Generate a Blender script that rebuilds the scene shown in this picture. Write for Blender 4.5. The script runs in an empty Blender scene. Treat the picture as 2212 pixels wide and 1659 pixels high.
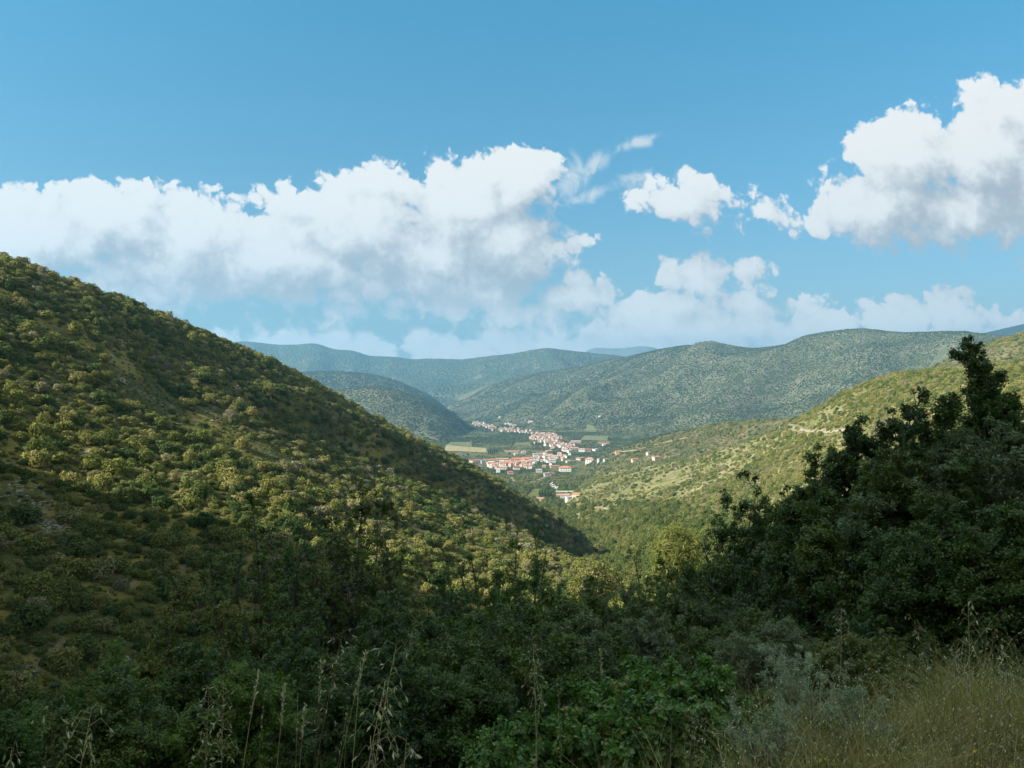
import bpy, math
import numpy as np
from mathutils import Vector, Matrix

# ------------------------------------------------------------------ camera, sun, exposure
K = 1.0 / 1669.6            # tangent of one picture unit (the photograph measured 2212 units wide)
U0, V0 = 1106.0, 829.5
scene = bpy.context.scene
COL = scene.collection
cam = bpy.data.cameras.new('camera'); cam.lens = 27.18; cam.sensor_width = 36
cam.clip_start = 0.05; cam.clip_end = 60000
camo = bpy.data.objects.new('camera', cam); COL.objects.link(camo)
camo.location = (0, 0, 0); camo.rotation_euler = (math.radians(90), 0, 0)
scene.camera = camo

SUN_EL = math.radians(33.0)
SUN_AZ = math.atan2(-0.93, -0.37)      # clockwise from +Y
TOSUN = Vector((math.sin(SUN_AZ) * math.cos(SUN_EL), math.cos(SUN_AZ) * math.cos(SUN_EL), math.sin(SUN_EL)))
sl = bpy.data.lights.new('sun', 'SUN'); sl.energy = 5.0; sl.angle = math.radians(0.5); sl.color = (1.0, 0.92, 0.79)
so = bpy.data.objects.new('sun', sl); COL.objects.link(so)
so.rotation_euler = TOSUN.to_track_quat('Z', 'Y').to_euler()
so.location = TOSUN * 300

scene.view_settings.view_transform = 'Standard'
scene.view_settings.look = 'None'
scene.view_settings.exposure = 1.05
scene.view_settings.gamma = 1.0
cy = scene.cycles
cy.max_bounces = 4; cy.diffuse_bounces = 2; cy.glossy_bounces = 1; cy.transmission_bounces = 2
cy.volume_bounces = 0; cy.transparent_max_bounces = 4
cy.use_denoising = True
cy.caustics_reflective = False; cy.caustics_refractive = False
cy.use_adaptive_sampling = True; cy.adaptive_threshold = 0.015


# ------------------------------------------------------------------ node helper
class E:
    """A socket with arithmetic: builds Math nodes."""
    def __init__(s, t, k): s.t, s.k = t, k
    def _m(s, op, *a, clamp=False):
        n = s.t.nodes.new('ShaderNodeMath'); n.operation = op; n.use_clamp = clamp
        for i, v in enumerate((s,) + a):
            if isinstance(v, E): s.t.links.new(v.k, n.inputs[i])
            else: n.inputs[i].default_value = v
        return E(s.t, n.outputs[0])
    def __add__(s, o): return s._m('ADD', o)
    def __sub__(s, o): return s._m('SUBTRACT', o)
    def __mul__(s, o): return s._m('MULTIPLY', o)
    def __truediv__(s, o): return s._m('DIVIDE', o)
    __radd__ = __add__; __rmul__ = __mul__
    def max(s, o): return s._m('MAXIMUM', o)
    def min(s, o): return s._m('MINIMUM', o)
    def pow(s, o): return s._m('POWER', o)
    def step(s, lo, hi, a=0.0, b=1.0, smooth=True):
        n = s.t.nodes.new('ShaderNodeMapRange'); n.interpolation_type = 'SMOOTHSTEP' if smooth else 'LINEAR'
        s.t.links.new(s.k, n.inputs['Value'])
        for nm, v in (('From Min', lo), ('From Max', hi), ('To Min', a), ('To Max', b)): n.inputs[nm].default_value = v
        return E(s.t, n.outputs[0])


def node(t, kind, **kw):
    n = t.nodes.new(kind)
    for k, v in kw.items():
        if k.startswith('i_'):
            key = k[2:].replace('_', ' ')
            sock = n.inputs[key]
            if isinstance(v, bpy.types.NodeSocket): t.links.new(v, sock)
            elif isinstance(v, E): t.links.new(v.k, sock)
            else: sock.default_value = v
        else: setattr(n, k, v)
    return n


def noise(t, vec, scale, detail=4, rough=0.55, lac=2.0, dist=0.0, dim='3D'):
    n = node(t, 'ShaderNodeTexNoise', noise_dimensions=dim, i_Scale=scale, i_Detail=detail, i_Roughness=rough, i_Lacunarity=lac, i_Distortion=dist)
    t.links.new(vec, n.inputs['Vector'])
    return E(t, n.outputs['Fac'])


def mixc(t, f, a, b, mode='MIX'):
    n = t.nodes.new('ShaderNodeMix'); n.data_type = 'RGBA'; n.blend_type = mode; n.clamp_factor = True
    ins = [x for x in n.inputs if x.type == 'RGBA'][:2]
    for s_, v in ((n.inputs[0], f), (ins[0], a), (ins[1], b)):
        if isinstance(v, E): t.links.new(v.k, s_)
        elif isinstance(v, bpy.types.NodeSocket): t.links.new(v, s_)
        elif isinstance(v, (float, int)): s_.default_value = v
        else: s_.default_value = (v[0], v[1], v[2], 1)
    return [x for x in n.outputs if x.type == 'RGBA'][0]


# ------------------------------------------------------------------ sky with its clouds (by world direction)
# cloud banks: centre and half sizes on the tangent plane facing +Y, in units of K, softness of the edge
CLOUDS = [
    # long bank low on the left
    (60, 520, 190, 110), (230, 480, 170, 95), (420, 520, 190, 100), (330, 590, 250, 70), (600, 560, 200, 110),
    (-150, 560, 220, 150), (760, 490, 150, 105), (820, 400, 70, 40), (660, 450, 110, 45),
    # tall centre cloud
    (1000, 450, 130, 110), (1120, 400, 90, 85), (1160, 360, 55, 45), (930, 560, 190, 90), (1080, 540, 150, 110), (960, 375, 60, 40),
    (1200, 530, 75, 38), (800, 610, 170, 50), (1060, 640, 130, 55), (1140, 670, 110, 35), (1230, 640, 85, 50),
    (750, 672, 55, 18),
    # small middle and right ones
    (1480, 440, 95, 52), (1500, 410, 50, 40), (1640, 450, 60, 30), (1490, 590, 85, 42), (1590, 585, 45, 20),
    # big right cloud
    (1900, 450, 150, 90), (1960, 340, 130, 95), (2130, 330, 150, 110), (2180, 240, 110, 75), (2080, 450, 200, 85),
    (2290, 380, 150, 190), (1760, 485, 55, 30), (2000, 500, 130, 35), (2240, 480, 60, 45),
    # low bank over the mountains
    (1450, 665, 120, 36), (1620, 670, 120, 40), (1530, 710, 200, 45), (1800, 700, 70, 35), (1720, 720, 80, 25),
    (1330, 725, 150, 30), (1150, 745, 130, 30), (1000, 765, 90, 20),
    (1950, 690, 80, 40), (2070, 680, 90, 42), (2200, 705, 90, 22), (640, 745, 220, 18), (860, 752, 160, 20),
]
WISPS = [(1290, 350, 60, 26, .5), (1370, 310, 60, 20, .3), (1280, 420, 80, 22, .35), (1370, 385, 50, 26, .2), (1240, 380, 50, 60, 0)]


def cloud_group():
    g = bpy.data.node_groups.new('cloud_height', 'ShaderNodeTree')
    g.interface.new_socket('P', in_out='INPUT', socket_type='NodeSocketVector')
    g.interface.new_socket('H', in_out='OUTPUT', socket_type='NodeSocketFloat')
    gi = g.nodes.new('NodeGroupInput'); go = g.nodes.new('NodeGroupOutput')
    P = gi.outputs[0]
    m = None
    for (u, v, ru, rv) in CLOUDS:
        cx, cy_, rx, ry = (u - U0) / 100, (V0 - v) / 100, ru / 100, rv / 100
        n = node(g, 'ShaderNodeVectorMath', operation='MULTIPLY_ADD')
        g.links.new(P, n.inputs[0]); n.inputs[1].default_value = (1 / rx, 1 / ry, 0); n.inputs[2].default_value = (-cx / rx, -cy_ / ry, 0)
        l = node(g, 'ShaderNodeVectorMath', operation='LENGTH'); g.links.new(n.outputs[0], l.inputs[0])
        h = min(rx, ry) * 1.0
        e = E(g, l.outputs['Value'])._m('MULTIPLY_ADD', -h, h)
        m = e if m is None else m._m('SMOOTH_MAX', e, 0.16)
    big = noise(g, P, 0.9, 3, 0.55, dim='2D')
    # billowy puffs
    vn = node(g, 'ShaderNodeTexVoronoi', voronoi_dimensions='2D', feature='SMOOTH_F1', i_Scale=1.7, i_Detail=2.0, i_Roughness=0.5, i_Lacunarity=2.3, i_Smoothness=0.25)
    wob = noise(g, P, 2.4, 2, 0.6, dim='2D')
    add = node(g, 'ShaderNodeVectorMath', operation='ADD'); g.links.new(P, add.inputs[0])
    cmb = node(g, 'ShaderNodeCombineXYZ', i_X=(wob - 0.5) * 0.5, i_Y=(wob - 0.5) * -0.35); g.links.new(cmb.outputs[0], add.inputs[1])
    g.links.new(add.outputs[0], vn.inputs['Vector'])
    puff = E(g, vn.outputs['Distance'])
    fine = noise(g, P, 5.0, 5, 0.62, dim='2D')
    H = m + (big - 0.5) * 0.70 + (puff * -0.46 + 0.48) + (fine - 0.5) * 0.20
    g.links.new(H.k, go.inputs[0])
    return g


world = bpy.data.worlds.new('World'); scene.world = world; world.use_nodes = True
wt = world.node_tree; wt.nodes.clear()
SKYK = 0.088
sky = node(wt, 'ShaderNodeTexSky', sky_type='NISHITA', sun_disc=False, sun_elevation=SUN_EL, sun_rotation=SUN_AZ % (2 * math.pi),
           altitude=400, air_density=1.0, dust_density=0.6, ozone_density=2.0)
tc = node(wt, 'ShaderNodeTexCoord')
sep = node(wt, 'ShaderNodeSeparateXYZ'); wt.links.new(tc.outputs['Generated'], sep.inputs[0])
X, Y, Z = (E(wt, sep.outputs[i]) for i in range(3))
yy = Y.max(0.15)
sc_ = 1 / (K * 100)
px, py = X / yy * sc_, Z / yy * sc_
pv = node(wt, 'ShaderNodeCombineXYZ', i_X=px, i_Y=py)
grp = cloud_group()


def cloud_at(dx, dy):
    a = node(wt, 'ShaderNodeVectorMath', operation='ADD'); wt.links.new(pv.outputs[0], a.inputs[0]); a.inputs[1].default_value = (dx, dy, 0)
    n = wt.nodes.new('ShaderNodeGroup'); n.node_tree = grp; wt.links.new(a.outputs[0], n.inputs[0])
    return E(wt, n.outputs[0])


h0 = cloud_at(0, 0); h1 = cloud_at(-0.20, 0.30); h2 = cloud_at(-0.45, 0.95)
front = Y.step(0.2, 0.4)
low = py.step(0.6, 2.2, 0.0, 1.0)          # the far clouds near the horizon are warmer
lit = ((h0 - h1) * 0.42 + 0.36 + (h0 - h2.max(-0.5)) * 0.60)
lit = lit.step(-0.15, 0.95)
soft = lit.step(0.25, 0.75, 0.36, 0.16)
cov = ((h0 + low.step(0, 1, 0.20, 0.0, False) - 0.03) / soft).step(0.0, 1.0) * front
thin = h0.step(-0.1, 0.25, 1.0, 0.0)
lit = lit.max(thin * 0.75)
ccol = mixc(wt, lit, (0.235, 0.250, 0.268), (0.480, 0.480, 0.469))
ccol = mixc(wt, low, mixc(wt, 0.55, ccol, (0.86, 0.78, 0.69)), ccol)
covl = cov
# thin torn wisps
wm = None
for (u, v, ru, rv, r) in WISPS:
    mp = node(wt, 'ShaderNodeVectorMath', operation='SUBTRACT'); wt.links.new(pv.outputs[0], mp.inputs[0]); mp.inputs[1].default_value = ((u - U0) / 100, (V0 - v) / 100, 0)
    ro = node(wt, 'ShaderNodeVectorRotate', rotation_type='Z_AXIS', i_Angle=-r); wt.links.new(mp.outputs[0], ro.inputs['Vector'])
    ml = node(wt, 'ShaderNodeVectorMath', operation='MULTIPLY'); wt.links.new(ro.outputs[0], ml.inputs[0]); ml.inputs[1].default_value = (100 / ru, 100 / rv, 0)
    l = node(wt, 'ShaderNodeVectorMath', operation='LENGTH'); wt.links.new(ml.outputs[0], l.inputs[0])
    e = E(wt, l.outputs['Value'])._m('MULTIPLY_ADD', -1.0, 1.0)
    wm = e if wm is None else wm.max(e)
wn = noise(wt, pv.outputs[0], 1.8, 6, 0.66, dist=0.6, dim='2D')
wcov = (wm * 1.0 + (wn - 0.5) * 2.2).step(0.05, 1.1) * 0.85 * front
grade = node(wt, 'ShaderNodeMix', data_type='RGBA', blend_type='MULTIPLY')
elev = Z.step(0.05, 0.45, 0.0, 1.0, False)
tint = mixc(wt, elev, (0.56, 0.57, 0.56), (0.31, 0.98, 1.0))
tint = mixc(wt, Z.step(0.5, 0.7), tint, (0.78, 0.88, 0.72))
skyc = mixc(wt, 1.0, sky.outputs[0], tint, 'MULTIPLY')
skym = mixc(wt, 1.0, skyc, (SKYK, SKYK, SKYK), 'MULTIPLY')
c1 = mixc(wt, wcov, skym, (0.361, 0.393, 0.408))
c2 = mixc(wt, covl, c1, ccol)
bg = node(wt, 'ShaderNodeBackground', i_Strength=1.0); wt.links.new(c2, bg.inputs['Color'])
# broken cloud added overhead and behind the camera, unseen, for white fill light
zz_ = Z.max(0.12); ov = node(wt, 'ShaderNodeCombineXYZ', i_X=X / zz_, i_Y=Y / zz_)
ocov = noise(wt, ov.outputs[0], 1.6, 3, 0.6, dim='2D').step(0.47, 0.60) * Z.step(0.02, 0.2) * (Y - Z * 2.0).step(-0.6, 0.1, 1.0, 0.0)
csky = mixc(wt, ocov, skyc, (0.52 / SKYK, 0.50 / SKYK, 0.43 / SKYK))
bg0 = node(wt, 'ShaderNodeBackground', i_Strength=SKYK); wt.links.new(csky, bg0.inputs['Color'])
zone = Y._m('GREATER_THAN', 0.2) * py._m('LESS_THAN', 8.5) * py._m('GREATER_THAN', -1.0) * px._m('ABSOLUTE')._m('LESS_THAN', 20.0)
ms = node(wt, 'ShaderNodeMixShader', i_Fac=zone); wt.links.new(bg0.outputs[0], ms.inputs[1]); wt.links.new(bg.outputs[0], ms.inputs[2])
wo = node(wt, 'ShaderNodeOutputWorld'); wt.links.new(ms.outputs[0], wo.inputs['Surface'])
world.cycles.sampling_method = 'MANUAL'; world.cycles.sample_map_resolution = 256


# ------------------------------------------------------------------ numpy noise
def _hash(ix, iy, seed):
    h = (ix.astype(np.int64) * 374761393 + iy.astype(np.int64) * 668265263 + seed * 1274126177) & 0xffffffff
    h = ((h ^ (h >> 13)) * 1274126177) & 0xffffffff
    h = (h ^ (h >> 16)) & 0xffffffff
    return h / 4294967295.0


def vn(x, y, seed=0):
    x = np.asarray(x, float); y = np.asarray(y, float)
    ix, iy = np.floor(x), np.floor(y); fx, fy = x - ix, y - iy
    fx = fx * fx * fx * (fx * (fx * 6 - 15) + 10); fy = fy * fy * fy * (fy * (fy * 6 - 15) + 10)
    a, b = _hash(ix, iy, seed), _hash(ix + 1, iy, seed); c, d = _hash(ix, iy + 1, seed), _hash(ix + 1, iy + 1, seed)
    return (a + (b - a) * fx) * (1 - fy) + (c + (d - c) * fx) * fy


def fbm(x, y, seed=0, o=4, g=0.5):
    s, a, t = 0, 1.0, 0
    for i in range(o):
        s = s + a * (vn(x * 2 ** i + 17.3 * i, y * 2 ** i - 9.1 * i, seed + i) * 2 - 1); t += a; a *= g
    return s / t


def ridge(x, y, seed=0, o=4):
    s, a, t = 0, 1.0, 0
    for i in range(o):
        s = s + a * (1 - np.abs(vn(x * 2 ** i + 5.3 * i, y * 2 ** i + 3.7 * i, seed + i) * 2 - 1)); t += a; a *= 0.5
    return s / t


def gsm(a, s):
    k = np.arange(-int(3 * s), int(3 * s) + 1); w = np.exp(-k * k / (2 * s * s)); w /= w.sum()
    return np.convolve(np.pad(a, len(k) // 2, mode='edge'), w, 'valid')


# ------------------------------------------------------------------ terrain: one height function over the whole valley
UG = np.arange(-900, 3101, 7.0)
YG = np.exp(np.linspace(math.log(0.8), math.log(16500), 800))
UU, YY = np.meshgrid(UG, YG, indexing='ij')
XX = (UU - U0) * K * YY


def T(pts, s=3.0):
    p = np.array(sorted(pts), float)
    return gsm(np.interp(UG, p[:, 0], p[:, 1]), s)


def ZV(v, y, drop=0.0):      # height of a point seen at row v at depth y
    return (V0 - v) * K * y - drop


def loft(knots):
    """knots: [(Y(u), z(u))...] near to far; monotone cubic profile in every direction."""
    Yk = np.array([k[0] for k in knots]); zk = np.array([k[1] for k in knots])
    for i in range(1, len(Yk)): Yk[i] = np.maximum(Yk[i], Yk[i - 1] * 1.01 + 0.5)
    d = np.diff(zk, axis=0) / np.diff(Yk, axis=0)
    m = np.zeros_like(zk)
    m[0] = d[0]; m[-1] = d[-1]
    same = d[:-1] * d[1:] > 0
    m[1:-1] = np.where(same, 2 * d[:-1] * d[1:] / np.where(same, d[:-1] + d[1:], 1), 0)
    out = np.full(UU.shape, -9999.0); frac = np.zeros(UU.shape)
    n = len(Yk)
    for k in range(n - 1):
        y0, y1 = Yk[k][:, None], Yk[k + 1][:, None]
        h = y1 - y0; t = (YY - y0) / h
        ok = (t >= 0) & (t <= 1)
        v = ((2 * t ** 3 - 3 * t ** 2 + 1) * zk[k][:, None] + (t ** 3 - 2 * t ** 2 + t) * h * m[k][:, None]
             + (-2 * t ** 3 + 3 * t ** 2) * zk[k + 1][:, None] + (t ** 3 - t ** 2) * h * m[k + 1][:, None])
        out = np.where(ok, v, out); frac = np.where(ok, (k + t) / (n - 1), frac)
    return out, frac


def const(v): return np.full(len(UG), float(v))


# valley line falling from under the camera to the town
FLOOR_P = np.array([(0.1, -1.6), (60, -36), (95, -45), (200, -62), (500, -115), (1000, -166), (1400, -197), (1900, -203), (3000, -202),
                    (4200, -200), (6000, -190), (9000, -150), (17000, -120)])
edge = T([(-900, 2.2), (700, 2.4), (1100, 2.7), (1500, 3.2), (1900, 3.7), (2212, 4.1), (3100, 5.5)], 8)
floor_far = np.interp(YY, FLOOR_P[:, 0], FLOOR_P[:, 1])
slope = T([(-900, .6), (900, .6), (1300, .47), (3100, .42)], 8)[:, None]
near = -1.6 - 0.03 * YY - slope * np.maximum(YY - edge[:, None], 0)
near = near + 0.10 * fbm(XX * 0.9, YY * 0.9, 3) * np.clip((YY - 1) / 4, 0, 1) + 0.9 * fbm(XX / 9, YY / 9, 4) * np.clip((YY - 8) / 20, 0, 1)
w = np.clip((YY - 55) / 60, 0, 1); w = w * w * (3 - 2 * w)
floor_z = near * (1 - w) + floor_far * w
floor_z += 1.2 * fbm(XX / 60, YY / 60, 5) * np.clip((YY - 90) / 200, 0, 1)

LAY = [('valley_floor', floor_z)]

# left hill
c5v = T([(-900, 470), (-300, 515), (-80, 545), (0, 552), (60, 566), (174, 609), (271, 643), (375, 689), (486, 731), (590, 774), (660, 810), (768, 872), (860, 922),
         (960, 970), (1040, 1012), (1110, 1056), (1180, 1103), (1230, 1142), (1270, 1176), (1310, 1215), (1400, 1320), (1600, 1500), (3100, 2000)], 1.5)
c5y = T([(-900, 260), (-300, 300), (0, 340), (200, 370), (400, 420), (600, 480), (800, 560), (1000, 620), (1106, 635), (1200, 615), (1310, 560), (3100, 520)])
k2v = T([(-900, 500), (-300, 700), (0, 800), (200, 815), (440, 850), (560, 885), (660, 930), (768, 985), (900, 1045), (1000, 1090), (1100, 1140), (1200, 1190), (1250, 1215), (1310, 1240), (1500, 1400), (3100, 2000)])
k2y = T([(-900, 180), (-300, 210), (0, 232), (200, 260), (440, 318), (660, 360), (900, 385), (1100, 410), (1310, 420), (3100, 400)])
k1v = T([(-900, 900), (-300, 1060), (0, 1100), (400, 1085), (600, 1110), (800, 1190), (1106, 1240), (1300, 1262), (1500, 1450), (3100, 2000)])
k1y = T([(-900, 130), (0, 170), (400, 200), (800, 212), (1106, 240), (1300, 250), (3100, 240)])
k0y = k1y - T([(-900, 50), (0, 60), (800, 70), (3100, 60)])
k0z = ZV(k1v, k1y) - T([(-900, 20), (0, 20), (400, 24), (800, 12), (1100, 8), (3100, 8)])
c5z = ZV(c5v, c5y, 3.2)
zl, f = loft([(k0y, k0z), (k1y, ZV(k1v, k1y, 2)), (k2y, ZV(k2v, k2y, 3)), (c5y, c5z), (c5y + 160, c5z - 60), (c5y + 500, c5z - 200)])
zl += (2.6 * fbm(XX / 55, YY / 55, 11) + 0.9 * fbm(XX / 14, YY / 14, 12)) * np.clip(1.6 - f * 2, 0.25, 1)
# a rib on the left hill and the hollow behind it
ypath = np.interp(XX, [-150, -135, -114, -103, -84, -70, -53, -28, -2, 26, 48, 80], [300, 322, 350, 370, 396, 413, 426, 439, 452, 466, 486, 520])
dp_ = (YY - ypath) * 0.72
run = np.clip((XX + 132) / 22, 0, 1) * np.clip((60 - XX) / 30, 0, 1)
zl += 12.5 * np.exp(-((dp_ - 26) / 14) ** 2) * run - 14.0 * np.exp(-(dp_ / 12) ** 2) * run  # relief shaped so that the sun casts a diagonal shade band here
zl += 8.0 * np.exp(-((XX + 126) / 16) ** 2 - ((YY - 330) / 14) ** 2)
LAY.append(('left_hill', zl))

# right hill (near) with its dirt track
rcv = T([(1100, 1250), (1180, 1120), (1230, 1062), (1300, 1018), (1400, 1004), (1500, 987), (1600, 957), (1700, 914), (1780, 869), (1828, 840), (1902, 812),
         (1963, 797), (2054, 793), (2212, 775), (2500, 700), (3100, 600)], 1.5)
rcy = T([(1100, 1500), (1230, 1480), (1300, 1420), (1400, 1250), (1500, 1080), (1600, 950), (1700, 820), (1780, 740), (1900, 640), (2000, 570), (2100, 520), (2212, 470), (3100, 330)])
rmv = T([(1100, 1300), (1230, 1130), (1300, 1110), (1400, 1105), (1500, 1110), (1700, 1080), (1900, 1040), (2100, 1000), (2400, 980), (3100, 900)])
rmy = T([(1100, 800), (1300, 780), (1400, 640), (1500, 540), (1700, 380), (1900, 270), (2100, 200), (2400, 150), (3100, 120)])
rfv = T([(1100, 1500), (1310, 1230), (1400, 1190), (1500, 1200), (1700, 1250), (1900, 1300), (2212, 1250), (3100, 1200)])
rfy = T([(1100, 520), (1310, 500), (1400, 410), (1500, 300), (1700, 190), (1900, 110), (2212, 70), (3100, 60)])
rcz = ZV(rcv, rcy, 2.6)
zr, f = loft([(rfy * 0.75, ZV(rfv, rfy) - 14), (rfy, ZV(rfv, rfy, 3)), (rmy, ZV(rmv, rmy, 2)), (rcy, rcz), (rcy + 200, rcz - 40), (rcy + 700, rcz - 140)])
zr += (3.5 * fbm(XX / 80, YY / 80, 21) + 1.0 * fbm(XX / 18, YY / 18, 22)) * np.clip(np.sin(np.pi * np.clip(f * 1.67, 0, 1)), 0.12, 1)
LAY.append(('right_hill', zr))

# low spur behind the right hill
dv = T([(1100, 1150), (1250, 1010), (1310, 978), (1379, 950), (1466, 929), (1553, 913), (1618, 907), (1700, 902), (1800, 880), (1900, 860), (3100, 800)], 1.5)
dy = T([(1100, 2100), (1310, 1900), (1466, 1700), (1700, 1350), (1900, 1100), (3100, 900)])
dz = ZV(dv, dy, 3)
zd, f = loft([(dy * 0.68, const(-210)), (dy * 0.82, (dz - 205) * 0.5), (dy, dz), (dy * 1.15, dz - 50), (dy * 1.4, const(-215))])
zd += 6 * fbm(XX / 120, YY / 120, 31) * np.clip(np.sin(np.pi * np.clip(f * 2, 0, 1)), 0.05, 1)
LAY.append(('low_spur', zd))

# hill rising at the right edge
ev = T([(1800, 900), (1900, 838), (1990, 800), (2060, 768), (2120, 745), (2212, 714), (2500, 640), (3100, 600)], 1.5)
ey = T([(1800, 1500), (2212, 1150), (3100, 900)])
ez = ZV(ev, ey, 3)
ze, f = loft([(ey * 0.7, const(-60)), (ey * 0.85, (ez - 60) * 0.5), (ey, ez), (ey * 1.3, ez - 120)])
ze = np.where(UU > 1790, ze, -9999)
LAY.append(('right_edge_hill', ze + 3 * fbm(XX / 90, YY / 90, 33)))

# big mountain on the right
bv = T([(-900, 1000), (700, 960), (850, 905), (900, 885), (960, 866), (1000, 851), (1060, 827), (1150, 807), (1250, 791), (1300, 777), (1350, 769), (1420, 753),
        (1480, 743), (1540, 743), (1600, 749), (1640, 751), (1700, 743), (1740, 729), (1780, 716), (1830, 708), (1870, 706), (1910, 711), (1950, 715), (2000, 714),
        (2050, 712), (2110, 719), (2212, 737), (2500, 700), (3100, 700)], 1.2)
by = T([(-900, 6500), (900, 6500), (1150, 5700), (1350, 5200), (1480, 4800), (1700, 4300), (1870, 4000), (2212, 3600), (3100, 3200)])
bf = T([(-900, 4900), (900, 4900), (1030, 4250), (1200, 3350), (1400, 2750), (1600, 2420), (1900, 2250), (2212, 2150), (3100, 2000)])
bz = ZV(bv, by, 5)
zb, f = loft([(bf * 0.93, const(-225)), (bf, const(-203)), (bf * 0.62 + by * 0.38, -203 + (bz + 203) * 0.33), (bf * 0.3 + by * 0.7, -203 + (bz + 203) * 0.72), (by, bz), (by * 1.18, bz - 180)])
s1 = np.clip(np.sin(np.pi * np.clip((f - 0.12) * 1.45, 0, 1)), 0, 1)
al, ac = XX * -0.62 + YY * -0.78, XX * 0.78 + YY * -0.62
GUL = ridge(ac / 660 + 0.4, al / 2600, 41, 3) * .6 + ridge(ac / 210, al / 600, 47, 2) * .4
zb += s1 * (330 * (ridge(ac / 660 + 0.4, al / 2600, 41, 3) - 0.70) + 30 * (ridge(ac / 210, al / 600, 47, 2) - .7) + 14 * fbm(XX / 150, YY / 150, 42))
LAY.append(('mountain', zb))

# two mid hills left of the town
v_ = T([(-900, 1000), (300, 960), (500, 905), (600, 872), (680, 850), (740, 838), (780, 834), (820, 834), (850, 838), (880, 847), (920, 862), (950, 877), (1000, 905), (1025, 931), (1060, 985), (3100, 1500)], 1.2)
y_ = T([(-900, 3200), (740, 3300), (950, 3400), (1030, 3500), (3100, 3500)])
fy = T([(-900, 2500), (740, 2600), (950, 2720), (1030, 3150), (1060, 3300), (3100, 3400)])
z_ = ZV(v_, y_, 5)
zc, f = loft([(fy * 0.95, const(-215)), (fy, const(-204)), ((fy + y_) / 2, -204 + (z_ + 204) * 0.58), (y_, z_), (y_ * 1.15, z_ - 130)])
zc += np.clip(np.sin(np.pi * np.clip(f * 1.33, 0, 1)), 0, 1) * (60 * (ridge(XX / 380, YY / 800, 51, 4) - 0.72))
LAY.append(('middle_hill', zc))
v_ = T([(-900, 950), (300, 850), (450, 820), (600, 805), (680, 801), (740, 801), (800, 806), (840, 815), (880, 830), (930, 853), (970, 885), (1010, 930), (3100, 1500)], 1.2)
y_ = const(4900); z_ = ZV(v_, y_, 5)
zc2, f = loft([(const(4000), const(-215)), (const(4450), -204 + (z_ + 204) * 0.55), (y_, z_), (y_ * 1.15, z_ - 130)])
zc2 += np.clip(np.sin(np.pi * np.clip(f * 1.5, 0, 1)), 0, 1) * (90 * (ridge(XX / 500, YY / 900, 55, 4) - 0.72))
LAY.append(('rear_hill', zc2))

# far ranges
v_ = T([(-900, 760), (300, 770), (440, 748), (500, 739), (530, 737), (560, 740), (600, 745), (640, 745), (670, 741), (690, 743), (720, 754), (745, 756), (765, 757), (800, 769), (850, 770), (890, 776), (930, 774), (960, 775),
        (1000, 776), (1060, 768), (1110, 763), (1150, 755), (1185, 751), (1230, 757), (1290, 766), (1340, 770), (1500, 800), (3100, 850)], 0.9)
y_ = T([(-900, 9500), (500, 9300), (900, 8600), (1180, 7600), (3100, 7400)]); z_ = ZV(v_, y_)
za, f = loft([(y_ * 0.66, const(-215)), (y_ * 0.83, -190 + (z_ + 190) * 0.5), (y_, z_), (y_ * 1.15, z_ - 200)])
za += np.clip(np.sin(np.pi * np.clip(f * 1.5, 0, 1)), 0, 1) * 330 * (ridge(XX / 1300 + 0.2, YY / 2500 + XX / 4000, 61, 4) - 0.70)
LAY.append(('far_range', za))
v_ = T([(-900, 1000), (1180, 800), (1250, 768), (1270, 757), (1290, 751), (1330, 753), (1350, 752), (1380, 748), (1410, 750), (1430, 757), (1480, 790), (3100, 900)], 0.9)
zz, f = loft([(const(12000), const(-150)), (const(14500), ZV(v_, 14500)), (const(16400), ZV(v_, 14500) - 300)])
LAY.append(('distant_peak', zz + 30 * (ridge(XX / 900, YY / 1500, 66, 3) - .7)))
v_ = T([(-900, 1000), (1900, 900), (1990, 775), (2060, 738), (2110, 723), (2160, 712), (2212, 700), (2500, 650), (3100, 640)], 1.2)
zz, f = loft([(const(6000), const(-150)), (const(7500), ZV(v_, 7500)), (const(9000), ZV(v_, 7500) - 300)])
LAY.append(('blue_ridge', zz))

stack = np.stack([l[1] for l in LAY])
LID = stack.argmax(0)
HG = stack.max(0)
LIDX = {n: i for i, (n, _) in enumerate(LAY)}


def g_at(x, y, grid=None):
    """bilinear height (or any grid) at world x, y (y > 0.8)"""
    grid = HG if grid is None else grid
    x = np.asarray(x, float); y = np.asarray(y, float)
    fu = np.clip((U0 + x / y / K - UG[0]) / 7.0, 0, len(UG) - 1.001)
    fy_ = np.clip((np.log(np.maximum(y, .81)) - math.log(YG[0])) / (math.log(YG[1]) - math.log(YG[0])), 0, len(YG) - 1.001)
    i, j = fu.astype(int), fy_.astype(int); a, b = fu - i, fy_ - j
    return (grid[i, j] * (1 - a) * (1 - b) + grid[i + 1, j] * a * (1 - b) + grid[i, j + 1] * (1 - a) * b + grid[i + 1, j + 1] * a * b)


def lid_at(x, y):
    i = np.clip(np.round((U0 + np.asarray(x) / y / K - UG[0]) / 7.0).astype(int), 0, len(UG) - 1)
    j = np.clip(np.round((np.log(y) - math.log(YG[0])) / (math.log(YG[1]) - math.log(YG[0]))).astype(int), 0, len(YG) - 1)
    return LID[i, j]


SL = HG / YY
CM = np.maximum.accumulate(np.where(YY > 60, SL, -9), axis=1)     # skyline so far, looking out over the near slope


def visible(x, y, top):
    z = g_at(x, y) + top
    return z / y > g_at(x, y * 0.985, CM) - 0.0006


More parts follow.
